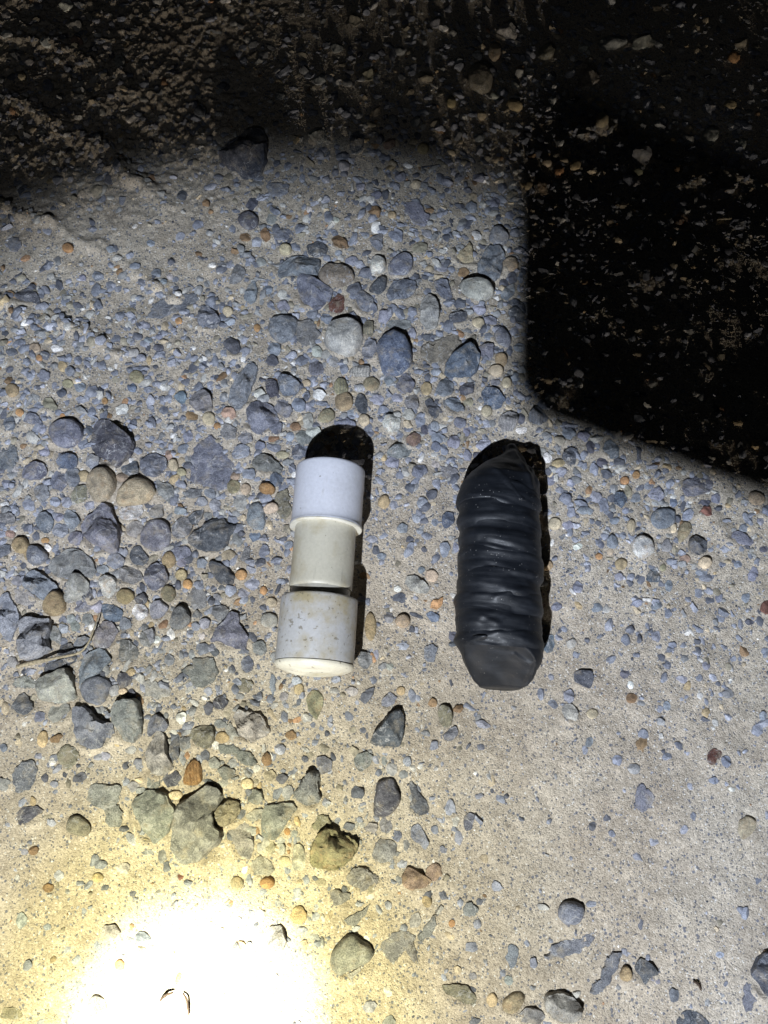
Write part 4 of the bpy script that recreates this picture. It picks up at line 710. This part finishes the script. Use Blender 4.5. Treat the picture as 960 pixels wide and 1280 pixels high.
def scatter(name, label, cat, n, smin, smax, sub, seed, wide=False, flatten=.55, power=2.2, zone=False, thick=False):
    r = np.random.default_rng(seed); shapes = base_shapes(sub, 14, seed)
    us, vs = [], []
    if wide:
        xs = r.uniform(-1.3, 1.3, n); ys = r.uniform(-.9, 1.9, n); keep = ~((np.abs(xs) < .34) & (ys > -.18) & (ys < .66)); xs, ys = xs[keep], ys[keep]
        uv = None; zz = height(xs, ys); mpx = np.full(len(xs), .00055)
    else:
        while len(us) < n:
            u = r.uniform(-110, 1070, n); v = r.uniform(-110, 1390, n); k = r.random(n) < (zdens(u, v) if zone else dens(u, v) ** 2.2 if thick else dens(u, v, .07 if sub > 1 else .22))
            us += list(u[k]); vs += list(v[k])
        us = np.array(us[:n]); vs = np.array(vs[:n]); xs = np.zeros(n); ys = np.zeros(n)
        xc = (us - 480) / F; yc = (640 - vs) / F; t = H / (CT - yc * ST); xs = xc * t; ys = (yc * CT + ST) * t; mpx = t / F
        ok = np.ones(n, bool)
        if sub > 1:
            for s in stones:
                near = np.where((np.abs(us - s['cu']) < s['bw'] / 2 + 1) & (np.abs(vs - s['cv']) < s['bh'] / 2 + 1))[0]
                for q in near:
                    if is_in(s['pts'], us[q], vs[q]): ok[q] = False
        xs, ys, mpx = xs[ok], ys[ok], mpx[ok]; zz = height(xs, ys)
    n = len(xs); size = (smin + (smax - smin) * r.random(n) ** power) * mpx
    pc = np.array([p[0] for p in PAL]); pw = np.array([p[1] for p in PAL]); pw = np.where(np.isin(np.arange(len(PAL)), (1, 4, 5, 6, 7, 8)), pw, 0) if zone else pw; pw /= pw.sum(); ci = r.choice(len(PAL), n, p=pw)
    Vs, Fs, Cs = [], [], []; nv = 0
    for b, (SV, SF) in enumerate(shapes):
        sel = np.where(np.arange(n) % len(shapes) == b)[0]; m = len(sel)
        if not m: continue
        a = r.uniform(0, 6.28, m); el = r.uniform(.8, 1.35, m); fl = r.uniform(flatten * .7, flatten * 1.25, m)
        ca, sa = np.cos(a), np.sin(a); S = size[sel] / 2
        X = SV[None, :, 0] * (S * el)[:, None]; Y = SV[None, :, 1] * (S / el)[:, None]; Z = SV[None, :, 2] * (S * fl)[:, None]
        PX = X * ca[:, None] - Y * sa[:, None] + xs[sel][:, None]; PY = X * sa[:, None] + Y * ca[:, None] + ys[sel][:, None]
        PZ = Z + (zz[sel] + S * fl * r.uniform(-.6, .25, m))[:, None]
        Vs.append(np.stack([PX, PY, PZ], -1).reshape(-1, 3))
        Fs.append((SF[None] + (np.arange(m) * len(SV))[:, None, None] + nv).reshape(-1, 3)); nv += m * len(SV)
        cc = np.clip(pc[ci[sel]] * r.uniform(.8, 1.25, (m, 1)), 0, 1); Cs.append(np.repeat(np.column_stack([cc, np.ones(m)]), len(SV), 0))
    me = mesh_np(name, np.vstack(Vs), np.vstack(Fs)); col_attr(me, np.vstack(Cs))
    o = link(name, me, M_ATT, smooth=True, sharp=28 if sub > 1 else None); tag(o, label, cat, kind='stuff')
scatter('fine_gravel', 'tiny blue-grey gravel scattered densely over the sandy ground', 'gravel', 13500, 3.4, 15, 2, 21, power=2.4)
scatter('grit', 'coarse sand grit covering the ground between the pebbles', 'grit', 18000, 1.3, 3.8, 1, 22, power=1.5)
scatter('medium_gravel', 'blue-grey gravel packed thickly between the larger stones', 'gravel', 2800, 6.5, 17, 2, 41, thick=True, power=1.6)
scatter('pale_crumbs', 'pale crumbs of stone catching low light in the dark top of the patch', 'crumbs', 2300, 2.2, 9, 2, 31, zone=True, power=1.8)
scatter('outer_gravel', 'loose gravel on the ground around the photographed patch', 'gravel', 5000, 6, 34, 1, 23, wide=True, power=3)

# ---------------------------------------------------------------- white plastic pipe piece
def pvc_mat(name, base, stain, stain_lo, speck):
    m, nt, bs = nodes(name); tc = N(nt, 'ShaderNodeTexCoord'); V = tc.outputs['Object']
    def noise(scale, detail=4, rough=.6, st=None):
        n = N(nt, 'ShaderNodeTexNoise'); n.inputs['Scale'].default_value = scale; n.inputs['Detail'].default_value = detail; n.inputs['Roughness'].default_value = rough
        if st:
            mp = N(nt, 'ShaderNodeMapping'); mp.inputs['Scale'].default_value = st; nt.links.new(V, mp.inputs[0]); nt.links.new(mp.outputs[0], n.inputs['Vector'])
        else: nt.links.new(V, n.inputs['Vector'])
        return n.outputs['Fac']
    c = mixc(nt, ramp(nt, noise(45, 5, .65), stain_lo, stain_lo + .22), base, stain)
    c = mixc(nt, 1.0, c, ramp(nt, noise(500, 4, .7), .3, .7, (.90, .90, .90), (1.05, 1.05, 1.05)), 'MULTIPLY')
    c = mixc(nt, ramp(nt, noise(340, 3, .6), speck, speck + .05, (0, 0, 0), (.7, .7, .7)), c, (.16, .14, .10))
    c = mixc(nt, ramp(nt, noise(260, 3, .6, (1, .12, 1)), .66, .74, (0, 0, 0), (.3, .3, .3)), c, (.3, .28, .24))
    nt.links.new(c, bs.inputs['Base Color']); bs.inputs['Roughness'].default_value = .42
    bs.inputs['Subsurface Weight'].default_value = .06; bs.inputs['Subsurface Radius'].default_value = (.002, .002, .0015); bs.inputs['Subsurface Scale'].default_value = 1
    bump(nt, bs, noise(380, 5, .7), .25, .0005)
    return m
M_COLLAR = pvc_mat('clean_white_plastic', (.585, .595, .65), (.53, .535, .57), .52, .70)
M_SLEEVE = pvc_mat('yellowed_plastic', (.49, .465, .385), (.38, .33, .22), .50, .68)
M_COUP = pvc_mat('scuffed_white_plastic', (.46, .465, .48), (.36, .31, .20), .45, .61)
M_CAP = pvc_mat('cream_plastic', (.64, .61, .52), (.52, .45, .29), .52, .64)
M_INNER = pvc_mat('grey_plastic', (.36, .35, .31), (.25, .22, .16), .5, .68)

def lathe(profile, n=128, wob=0.0, seed=0, chip=None):
    """profile [(s, r)] along local +Y; returns verts, faces (open rings joined)"""
    Wv = Waves(260, 10, seed); rows = []
    th = np.linspace(0, 2 * math.pi, n, endpoint=False)
    for s, r_ in profile:
        rows.append(np.stack([r_ * np.cos(th), np.full(n, s), r_ * np.sin(th)], 1))
    V = np.vstack(rows)
    if wob:
        f = Wv(V) * wob; rr = np.hypot(V[:, 0], V[:, 2]) + 1e-9; V[:, 0] += V[:, 0] / rr * f; V[:, 2] += V[:, 2] / rr * f; V[:, 1] += Wv(V + 5) * wob
    if chip: V = chip(V)
    m = len(profile); Fc = []
    for k in range(m - 1):
        for i in range(n):
            j = (i + 1) % n; Fc.append((k * n + i, k * n + j, (k + 1) * n + j, (k + 1) * n + i))
    Fc.append(tuple(range(n))[::-1] if profile[0][1] > 1e-5 else tuple(range(n))[::-1])
    Fc.append(tuple((m - 1) * n + i for i in range(n)))
    return V, Fc
RC = .0240
def along(v):  # distance along the pipe axis for photo row v, read at the silhouette (axis height)
    return gp(405, v, RC)[1]
p0 = Vector((*gp(393, 828, RC), RC)); p1 = Vector((*gp(413.5, 586, RC), RC))
ax = (p1 - p0).normalized(); L0 = (p1 - p0).length
pvc = bpy.data.objects.new('plastic_pipe_fitting', None); C.objects.link(pvc)
zb = hz(p0.x, p0.y + .06)
pvc.location = (p0.x, p0.y, zb + RC - .0006); pvc.rotation_euler = (0, 0, math.atan2(ax.y, ax.x) - math.pi / 2); pvc.empty_display_size = .01
tag(pvc, 'white and yellowed plastic pipe piece with two collars lying on gravel', 'pipe')
def sy(v): return (gp(405, v, RC)[1] - p0.y) / ax.y
sC0, sC1 = sy(660), sy(586); sS0 = sy(737.5); sB0, sB1 = sy(828), sy(748)
# clean upper collar with a thick cut rim
rc = .0226; rs_ = .0197
V, Fc = lathe([(sC0, rs_ + .0002), (sC0 + .0001, rc + .0002), (sC0 + .0004, rc + .0006), (sC0 + .0016, rc + .0006), (sC0 + .0019, rc + .0004), (sC0 + .0022, rc + .0003)] +
              [(sC0 + .004 + k * (sC1 - sC0 - .006) / 8, rc) for k in range(9)] + [(sC1 - .0008, rc - .0002), (sC1 - .0002, rc - .0007), (sC1, rc - .0014), (sC1, .0185), (sC1 - .004, .0178), (sC1 - .004, .001)], wob=.00006, seed=1)
upper = link('upper_collar', mesh_np('upper_collar', V, Fc), M_COLLAR, pvc, sharp=40); tag(upper, 'clean bluish white collar')
V, Fc = lathe([(sC0 - .0004, rs_), (sC0 - .0009, rc + .0002), (sC0 - .0006, rc + .0005), (sC0 + .0001, rc + .0007), (sC0 + .0005, rc + .0006), (sC0 + .0006, rs_)], wob=.00022, seed=2)
link('collar_rim', mesh_np('collar_rim', V, Fc), M_CAP, upper, sharp=50)
# yellowed sleeve
V, Fc = lathe([(sS0, .0165), (sS0 + .0001, rs_ - .0014), (sS0 + .0004, rs_ - .0005), (sS0 + .0013, rs_)] + [(sS0 + .003 + k * (sC0 + .003 - sS0 - .003) / 8, rs_ - .00002 * k) for k in range(9)] + [(sC0 + .003, .010)], wob=.00008, seed=3)
tag(link('pipe_sleeve', mesh_np('pipe_sleeve', V, Fc), M_SLEEVE, pvc, sharp=40), 'yellowed pipe sleeve')
V, Fc = lathe([(sB1 - .004, .0186), (sS0 + .004, .0186)], seed=4)
link('inner_pipe', mesh_np('inner_pipe', V, Fc), M_INNER, pvc, sharp=40)
# scuffed lower coupling
V, Fc = lathe([(sB0 - .0004, .018), (sB0 - .0004, RC - .0008), (sB0, RC - .0001), (sB0 + .002, RC)] + [(sB0 + .003 + k * (sB1 - sB0 - .005) / 8, RC) for k in range(9)] + [(sB1 - .0008, RC - .0002), (sB1 - .0002, RC - .0008), (sB1, RC - .0016), (sB1, .0190), (sB1 - .006, .0188), (sB1 - .006, .001)], wob=.0001, seed=5)
lower = link('lower_coupling', mesh_np('lower_coupling', V, Fc), M_COUP, pvc, sharp=40); tag(lower, 'scuffed white coupling with brown stains')
# domed end plug, chipped at the bottom
dome = [(sB0 - .0008, RC + .0001), (sB0 - .0020, RC + .0002)] + [(sB0 - .0020 - .0055 * math.sin(a), (RC) * math.cos(a) ** .8) for a in np.linspace(.12, 1.5, 14)]
def chipf(V):
    W = Waves(420, 10, 77); m_ = V[:, 1] < sB0 - .006; V[:, 1] += np.where(m_, W(V) * .0005, 0); V[:, 2] += np.where(m_, W(V + 4) * .0003, 0); return V
V, Fc = lathe(dome[::-1], wob=.0001, seed=6, chip=chipf)
tag(link('end_plug', mesh_np('end_plug', V, Fc), M_CAP, pvc, sharp=50), 'cream rounded end plug')

# ---------------------------------------------------------------- black tape-wrapped roll
def rubber():
    m, nt, bs = nodes('black_rubber_tape'); tc = N(nt, 'ShaderNodeTexCoord'); V = tc.outputs['Object']
    def noise(scale, detail=4, rough=.6, st=None):
        n = N(nt, 'ShaderNodeTexNoise'); n.inputs['Scale'].default_value = scale; n.inputs['Detail'].default_value = detail; n.inputs['Roughness'].default_value = rough
        if st:
            mp = N(nt, 'ShaderNodeMapping'); mp.inputs['Scale'].default_value = st; nt.links.new(V, mp.inputs[0]); nt.links.new(mp.outputs[0], n.inputs['Vector'])
        else: nt.links.new(V, n.inputs['Vector'])
        return n.outputs['Fac']
    c = ramp(nt, noise(60, 5, .65), .3, .75, (.0045, .0058, .0085), (.0115, .0135, .018))
    c = mixc(nt, ramp(nt, noise(140, 4, .7, (.35, 1.6, .35)), .55, .8, (0, 0, 0), (.35, .35, .35)), c, (.045, .05, .06))
    vo = N(nt, 'ShaderNodeTexVoronoi'); vo.inputs['Scale'].default_value = 900; nt.links.new(V, vo.inputs['Vector'])
    sp = N(nt, 'ShaderNodeSeparateColor'); nt.links.new(vo.outputs['Color'], sp.inputs[0])
    dot = mixc(nt, 1.0, ramp(nt, vo.outputs['Distance'], .14, .24, (1, 1, 1), (0, 0, 0)), ramp(nt, sp.outputs[0], .86, .88), 'MULTIPLY')
    dot = mixc(nt, 1.0, dot, ramp(nt, noise(70, 2), .48, .58), 'MULTIPLY')
    c = mixc(nt, dot, c, (.30, .29, .28))
    nt.links.new(c, bs.inputs['Base Color'])
    nt.links.new(ramp(nt, noise(110, 4, .7), .3, .75, (.42, .42, .42), (.64, .64, .64)), bs.inputs['Roughness'])
    bs.inputs['Specular IOR Level'].default_value = .38
    p = bump(nt, bs, noise(90, 4, .6, (.3, 1.8, .3)), .28, .0012)
    bump(nt, bs, noise(900, 4, .7), .25, .0003, p)
    return m
M_BLK = rubber()
RW, RHh = .0262, .0232       # half width and half height of the roll
q0 = Vector((*gp(622, 850, RHh * .8), 0)); q1 = Vector((*gp(640, 565, RHh * .8), 0))
roll = bpy.data.objects.new('wrapped_roll', None); C.objects.link(roll); roll.empty_display_size = .01
bx = (q1 - q0).normalized(); roll.location = (q0.x, q0.y, hz(q0.x, q0.y + .07) - .0005)
roll.rotation_euler = (0, 0, math.atan2(bx.y, bx.x) - math.pi / 2)
tag(roll, 'black rubbery tape-wrapped roll with ribbed bands and folded ends', 'wrapped roll')
def ry(v):
    z = float(np.interp(v, [562, 570, 578, 586, 596, 612, 630, 660, 1000], [.008, .012, .016, .021, .025, .028, .026, RHh * .8, RHh * .8]))
    return (gp(628, v, z)[1] - q0.y) / bx.y
def rx(u, v):  # local x of photo point at mid height
    x, y = gp(u, v, RHh); d = Vector((x - q0.x, y - q0.y)); e = Vector((bx.y, -bx.x)); return d.dot(e)
# centre line and half width by row, read from the outline
ROWS = [(554, 640, 649), (562, 635, 652), (570, 628, 658), (578, 612, 661), (586, 599, 667), (596, 586, 671), (610, 576, 674), (630, 572.5, 676), (660, 573, 674), (690, 573, 674.5), (720, 572, 675), (750, 571.5, 676),
        (780, 570.5, 677), (800, 570.5, 677.5), (815, 571, 677), (826, 575, 674), (836, 580, 668), (846, 587, 664), (853, 593, 660), (858, 600, 653)]
rv = np.array([r_[0] for r_ in ROWS], float)[::-1]
rs_s = np.array([ry(v) for v in rv]); rl = np.array([rx(r_[1], r_[0]) for r_ in ROWS])[::-1]; rr_ = np.array([rx(r_[2], r_[0]) for r_ in ROWS])[::-1]
def sect(s):
    l = np.interp(s, rs_s, rl); r_ = np.interp(s, rs_s, rr_); return (l + r_) / 2, (r_ - l) / 2
WN = Waves(230, 12, 5); WF = Waves(900, 12, 8)
def wander(s): return .0007 * np.sin(s * 95 + 1) + .0005 * np.sin(s * 210)
def roll_part(name, s0, s1, m, offset, bulge, slant, phase, n=120, wr=.0005, cap=False, crease=None):
    th = np.linspace(0, 2 * math.pi, n, endpoint=False); V = []
    for k in range(m):
        f = k / (m - 1)
        s = s0 + (s1 - s0) * f + slant * np.cos(th - phase)
        cx, hw = sect(s); cx = cx + wander(s); tp = np.interp(s, [ry(650), ry(620), ry(590), ry(564)], [1, .96, .86, .85]); prof = offset + bulge * (.75 + .55 * np.sin(2 * th + phase * 3)) * math.sin(math.pi * min(1, max(0, f))) ** .8
        hw2 = hw + prof; vert = np.minimum(RHh, hw * .93 + .002) * tp + prof
        zc = np.minimum(RHh, hw * .93 + .002) * tp
        c, s_ = np.cos(th), np.sin(th); pw = .88
        X = cx + hw2 * np.sign(c) * np.abs(c) ** pw; Z = zc + vert * np.sign(s_) * np.abs(s_) ** pw
        P = np.stack([X, s, Z], 1)
        w_ = WN(P * np.array([.35, 2.4, .35])) * wr + WF(P * np.array([.3, 1.6, .3])) * wr * .25
        P[:, 0] += c * w_; P[:, 2] += s_ * w_
        if crease: P = crease(P, c, s_)
        P[:, 2] = np.maximum(P[:, 2], -.0004 + .0004 * s_)
        V.append(P)
    V = np.vstack(V); Fc = []
    for k in range(m - 1):
        for i in range(n):
            j = (i + 1) % n; Fc.append((k * n + i, k * n + j, (k + 1) * n + j, (k + 1) * n + i))
    if cap: Fc.append(tuple(range(n))[::-1]); Fc.append(tuple((m - 1) * n + i for i in range(n)))
    return link(name, mesh_np(name, V, [f[::-1] for f in Fc]), M_BLK, roll)
def ridge2d(P, a, b, wd, amp):
    d = np.array(b) - np.array(a); q = P[:, :2] - np.array(a); t = np.clip(q @ d / (d @ d), 0, 1)
    e = q - np.outer(t, d); dist = np.hypot(e[:, 0], e[:, 1]); side = np.sign(q[:, 0] * d[1] - q[:, 1] * d[0])
    return amp * np.exp(-(dist / wd) ** 2), side * dist
def L2(u, v): return (rx(u, v), ry(v))
def top_crease(P, c, s_):
    up = np.clip(s_, 0, 1)
    for a, b, wd, am in ((L2(608, 592), L2(668, 665), .0016, .0011), (L2(645, 566), L2(660, 612), .0022, .0022), (L2(650, 570), L2(672, 618), .0016, -.0018), (L2(636, 568), L2(612, 583), .002, .0012), (L2(640, 575), L2(640, 610), .004, -.0012)):
        h_, _ = ridge2d(P, a, b, wd, am); P[:, 2] += h_ * up
    return P
def bot_crease(P, c, s_):
    up = np.clip(s_, 0, 1); e = P[:, 1] - s_bot
    lim = .019 + e * (.95 + 9 * e) + .22 * (P[:, 0] - .004) + .0010 * np.sin(P[:, 0] * 300 + 1) + .0006 * np.sin(e * 500 + P[:, 0] * 200)
    k = .0016; P[:, 2] = np.where(P[:, 2] > lim, lim + (P[:, 2] - lim) * .12, P[:, 2])
    lim2 = .050 - 1.05 * np.abs(P[:, 0] - .003) + e * 1.0; P[:, 2] = np.where(P[:, 2] > lim2, lim2 + (P[:, 2] - lim2) * .25, P[:, 2])
    for a, b, wd, am in ((L2(636, 805), L2(662, 800), .0018, -.0025), (L2(662, 800), L2(674, 818), .002, .0018), (L2(592, 806), L2(632, 815), .0018, .0016), (L2(636, 822), L2(664, 834), .0012, .0012), (L2(664, 834), L2(660, 850), .0018, -.003), (L2(600, 806), L2(580, 830), .002, .0010)):
        h_, _ = ridge2d(P, a, b, wd, am); P[:, 2] += h_ * up
    return P
s_bot, s_top = rs_s[0], rs_s[-1]
o = roll_part('folded_blunt_end', s_bot, ry(806), 34, -.0002, .0006, .0006, 1.0, cap=True, crease=bot_crease, wr=.0004); tag(o, 'blunt folded lower end')
o = roll_part('gathered_tip', ry(638), s_top, 44, .0001, .0004, .0006, .4, cap=True, crease=top_crease, wr=.00045); tag(o, 'pointed gathered upper end')
def band_crease(i):
    q = random.Random(i + 50); L = []
    for _ in range(4):
        u = q.uniform(578, 650); v = q.uniform(edges[i + 1], edges[i]); L.append((L2(u, v), L2(u + q.uniform(14, 45), v + q.uniform(-9, 11)), q.uniform(.0011, .0024), q.choice((-1, 1)) * q.uniform(.0005, .0012)))
    def f(P, c, s_):
        up = np.clip(s_, 0, 1)
        for a, b, wd, am in L:
            h_, _ = ridge2d(P, a, b, wd, am); P[:, 2] += h_ * up
        return P
    return f
edges = [810, 797, 769, 750, 727, 699, 672, 640, 616]
for i, (a, b) in enumerate(zip(edges[:-1], edges[1:])):
    sa, sb = ry(a), ry(b)
    roll_part('tape_band', sa - .0026, sb + .0022, 20, -.0003, .0009 + .0004 * ((i * 7) % 3) / 2, .0019 * math.sin(i * 2.1 + .5), 1.2 * i, wr=.0007, crease=band_crease(i))
roll_part('core', ry(812), ry(625), 24, -.0011, .0, 0, 0, cap=True, wr=0)

# ---------------------------------------------------------------- bits of plant litter
def litter_mat(name, col):
    m, nt, bs = nodes(name); tc = N(nt, 'ShaderNodeTexCoord'); n = N(nt, 'ShaderNodeTexNoise'); n.inputs['Scale'].default_value = 700; n.inputs['Detail'].default_value = 4
    nt.links.new(tc.outputs['Object'], n.inputs['Vector'])
    nt.links.new(mixc(nt, ramp(nt, n.outputs['Fac'], .35, .7), tuple(c * .6 for c in col), tuple(c * 1.3 for c in col)), bs.inputs['Base Color']); bs.inputs['Roughness'].default_value = .8
    bump(nt, bs, n.outputs['Fac'], .6, .0004); return m
M_TWIG = litter_mat('dry_twig', (.33, .28, .19)); M_DARKT = litter_mat('dark_stem', (.05, .03, .018))
def tube(name, pts, rads, mat, parent=None, lift=.0005, n=10):
    P = []
    for (u, v, z) in pts:
        x, y = gp(u, v, z); P.append(Vector((x, y, hz(x, y) + z + lift)))
    # subdivide
    Q, RR = [], []
    for i in range(len(P) - 1):
        for k in range(5):
            t = k / 5; a = P[max(i - 1, 0)]; b = P[i]; c = P[i + 1]; d = P[min(i + 2, len(P) - 1)]
            Q.append(.5 * ((2 * b) + (-a + c) * t + (2 * a - 5 * b + 4 * c - d) * t * t + (-a + 3 * b - 3 * c + d) * t ** 3)); RR.append(rads[i] * (1 - t) + rads[i + 1] * t)
    Q.append(P[-1]); RR.append(rads[-1]); o0 = Q[0].copy(); V = []; Fc = []
    for i, p in enumerate(Q):
        d = (Q[min(i + 1, len(Q) - 1)] - Q[max(i - 1, 0)]).normalized(); s = d.cross(Vector((0, 0, 1))).normalized(); t = s.cross(d)
        for k in range(n):
            a = 6.283 * k / n; r_ = RR[i] * (1 + .12 * math.sin(i * 1.7 + k * 2.3)); V.append(p - o0 + s * math.cos(a) * r_ + t * math.sin(a) * r_ * .75)
    for i in range(len(Q) - 1):
        for k in range(n): j = (k + 1) % n; Fc.append((i * n + k, i * n + j, (i + 1) * n + j, (i + 1) * n + k))
    Fc.append(tuple(range(n))[::-1]); Fc.append(tuple((len(Q) - 1) * n + k for k in range(n)))
    o = link(name, mesh_np(name, np.array([v[:] for v in V]), Fc), mat, parent); o.location = o0; return o
tag(tube('twig', [(22, 834, .004), (40, 829, .006), (72, 823, .008), (100, 816, .008), (112, 803, .008), (118, 786, .008), (124, 766, .006)], [.0012, .0014, .0009, .0007, .0006, .0005, .0003], M_TWIG),
    'thin dry straw-coloured twig bent across the stones at left', 'twig')
tag(tube('stem_fragment', [(201, 1250, .001), (208, 1243, .003), (218, 1239, .002)], [.0003, .0008, .0004], M_DARKT), 'curled dark stem fragment, left of two in the glare', 'stem')
tag(tube('stem_fragment', [(230, 1240, .001), (234, 1248, .003), (236, 1260, .002), (237, 1268, .001)], [.0004, .0006, .0006, .0003], M_DARKT), 'thin dark curved stem fragment, right of two in the glare', 'stem')
tag(tube('stem_fragment', [(866, 1226, .001), (872, 1230, .002), (876, 1238, .001)], [.0005, .0008, .0003], M_DARKT), 'tiny brown stem fragment on bare sand, lower right', 'stem')
tag(tube('grass_stalk', [(908, 255, .001), (918, 254, .003), (928, 254, .002)], [.0006, .0009, .0006], M_TWIG), 'short pale stalk piece in the dark below the crescent chip', 'stalk')
tag(tube('thread_fiber', [(415, 558, .001), (421, 551, .004), (422, 544, .004), (419, 541, .002)], [.0002, .0003, .0003, .0002], M_TWIG), 'tiny pale curled fibre inside the pipe shadow', 'fibre')

# ---------------------------------------------------------------- out of view: an added slab that casts the big shadow, and the torch
m_plast, nt_, bs_ = nodes('black_metal'); bs_.inputs['Base Color'].default_value = (.02, .02, .022, 1); bs_.inputs['Roughness'].default_value = .4
def corner(u, v, s): g = Vector((*gp(u, v), 0)); return LP + (g - LP) * s
P0 = corner(640, 520, .30); P1 = corner(640, 200, .30); e1 = (P1 - P0); e1.z = 0; e1.normalize()  # added blocker: corners set on torch rays to shape the big shadow
g2 = Vector((*gp(960, 625), 0)); best = None
for s in np.linspace(.25, .45, 401):
    p2 = LP + (g2 - LP) * float(s); d = abs((p2 - P0).normalized().dot(e1))
    if best is None or d < best[0]: best = (d, p2)
e2 = (best[1] - P0).normalized(); nn = e1.cross(e2).normalized()
if nn.z < 0: nn = -nn
ph = bpy.data.objects.new('shadow_slab', None); C.objects.link(ph); ph.location = P0
tag(ph, 'black rounded slab added outside the frame to cast the big shadow', 'blocker')
def slab(name, wdt, hgt_, r_, z0, z1, inset, mat):
    pts = []
    for cx, cy, a0 in ((r_ + inset, r_ + inset, 180), (wdt - r_ - inset, r_ + inset, 270), (wdt - r_ - inset, hgt_ - r_ - inset, 0), (r_ + inset, hgt_ - r_ - inset, 90)):
        for k in range(9): a = R(a0 + 90 * k / 8); pts.append((cx + r_ * math.cos(a), cy + r_ * math.sin(a)))
    n = len(pts); V = [e2 * x + e1 * y + nn * z for z in (z0, z1) for x, y in pts]
    Fc = [(i, (i + 1) % n, n + (i + 1) % n, n + i) for i in range(n)] + [tuple(range(n))[::-1], tuple(range(n, 2 * n))]
    return link(name, mesh_np(name, np.array([v[:] for v in V]), Fc), mat, ph, smooth=False)
slab('slab_body', .152, .080, .0105, 0, .008, 0, m_plast)
m_scr, _, b2 = nodes('dark_glass'); b2.inputs['Base Color'].default_value = (.01, .01, .012, 1); b2.inputs['Roughness'].default_value = .08
slab('slab_face', .152, .080, .007, .0081, .0086, .003, m_scr)
tor = bpy.data.objects.new('hand_torch', None); C.objects.link(tor); tor.location = LP
tor.rotation_euler = (LP - AIM).to_track_quat('Y', 'Z').to_euler()
tag(tor, 'black metal hand torch shining down, outside the frame', 'torch')
V, Fc = lathe([(.012, .001), (.012, .011), (.0, .0165), (-.001, .0175), (.001, .0185), (.022, .0185), (.032, .0135)], n=48); link('torch_head', mesh_np('torch_head', V, Fc[:-2]), m_plast, tor)
V, Fc = lathe([(.032, .0125), (.034, .0128), (.105, .0125), (.109, .011)], n=48); link('torch_body', mesh_np('torch_body', V, Fc), m_plast, tor, sharp=40)
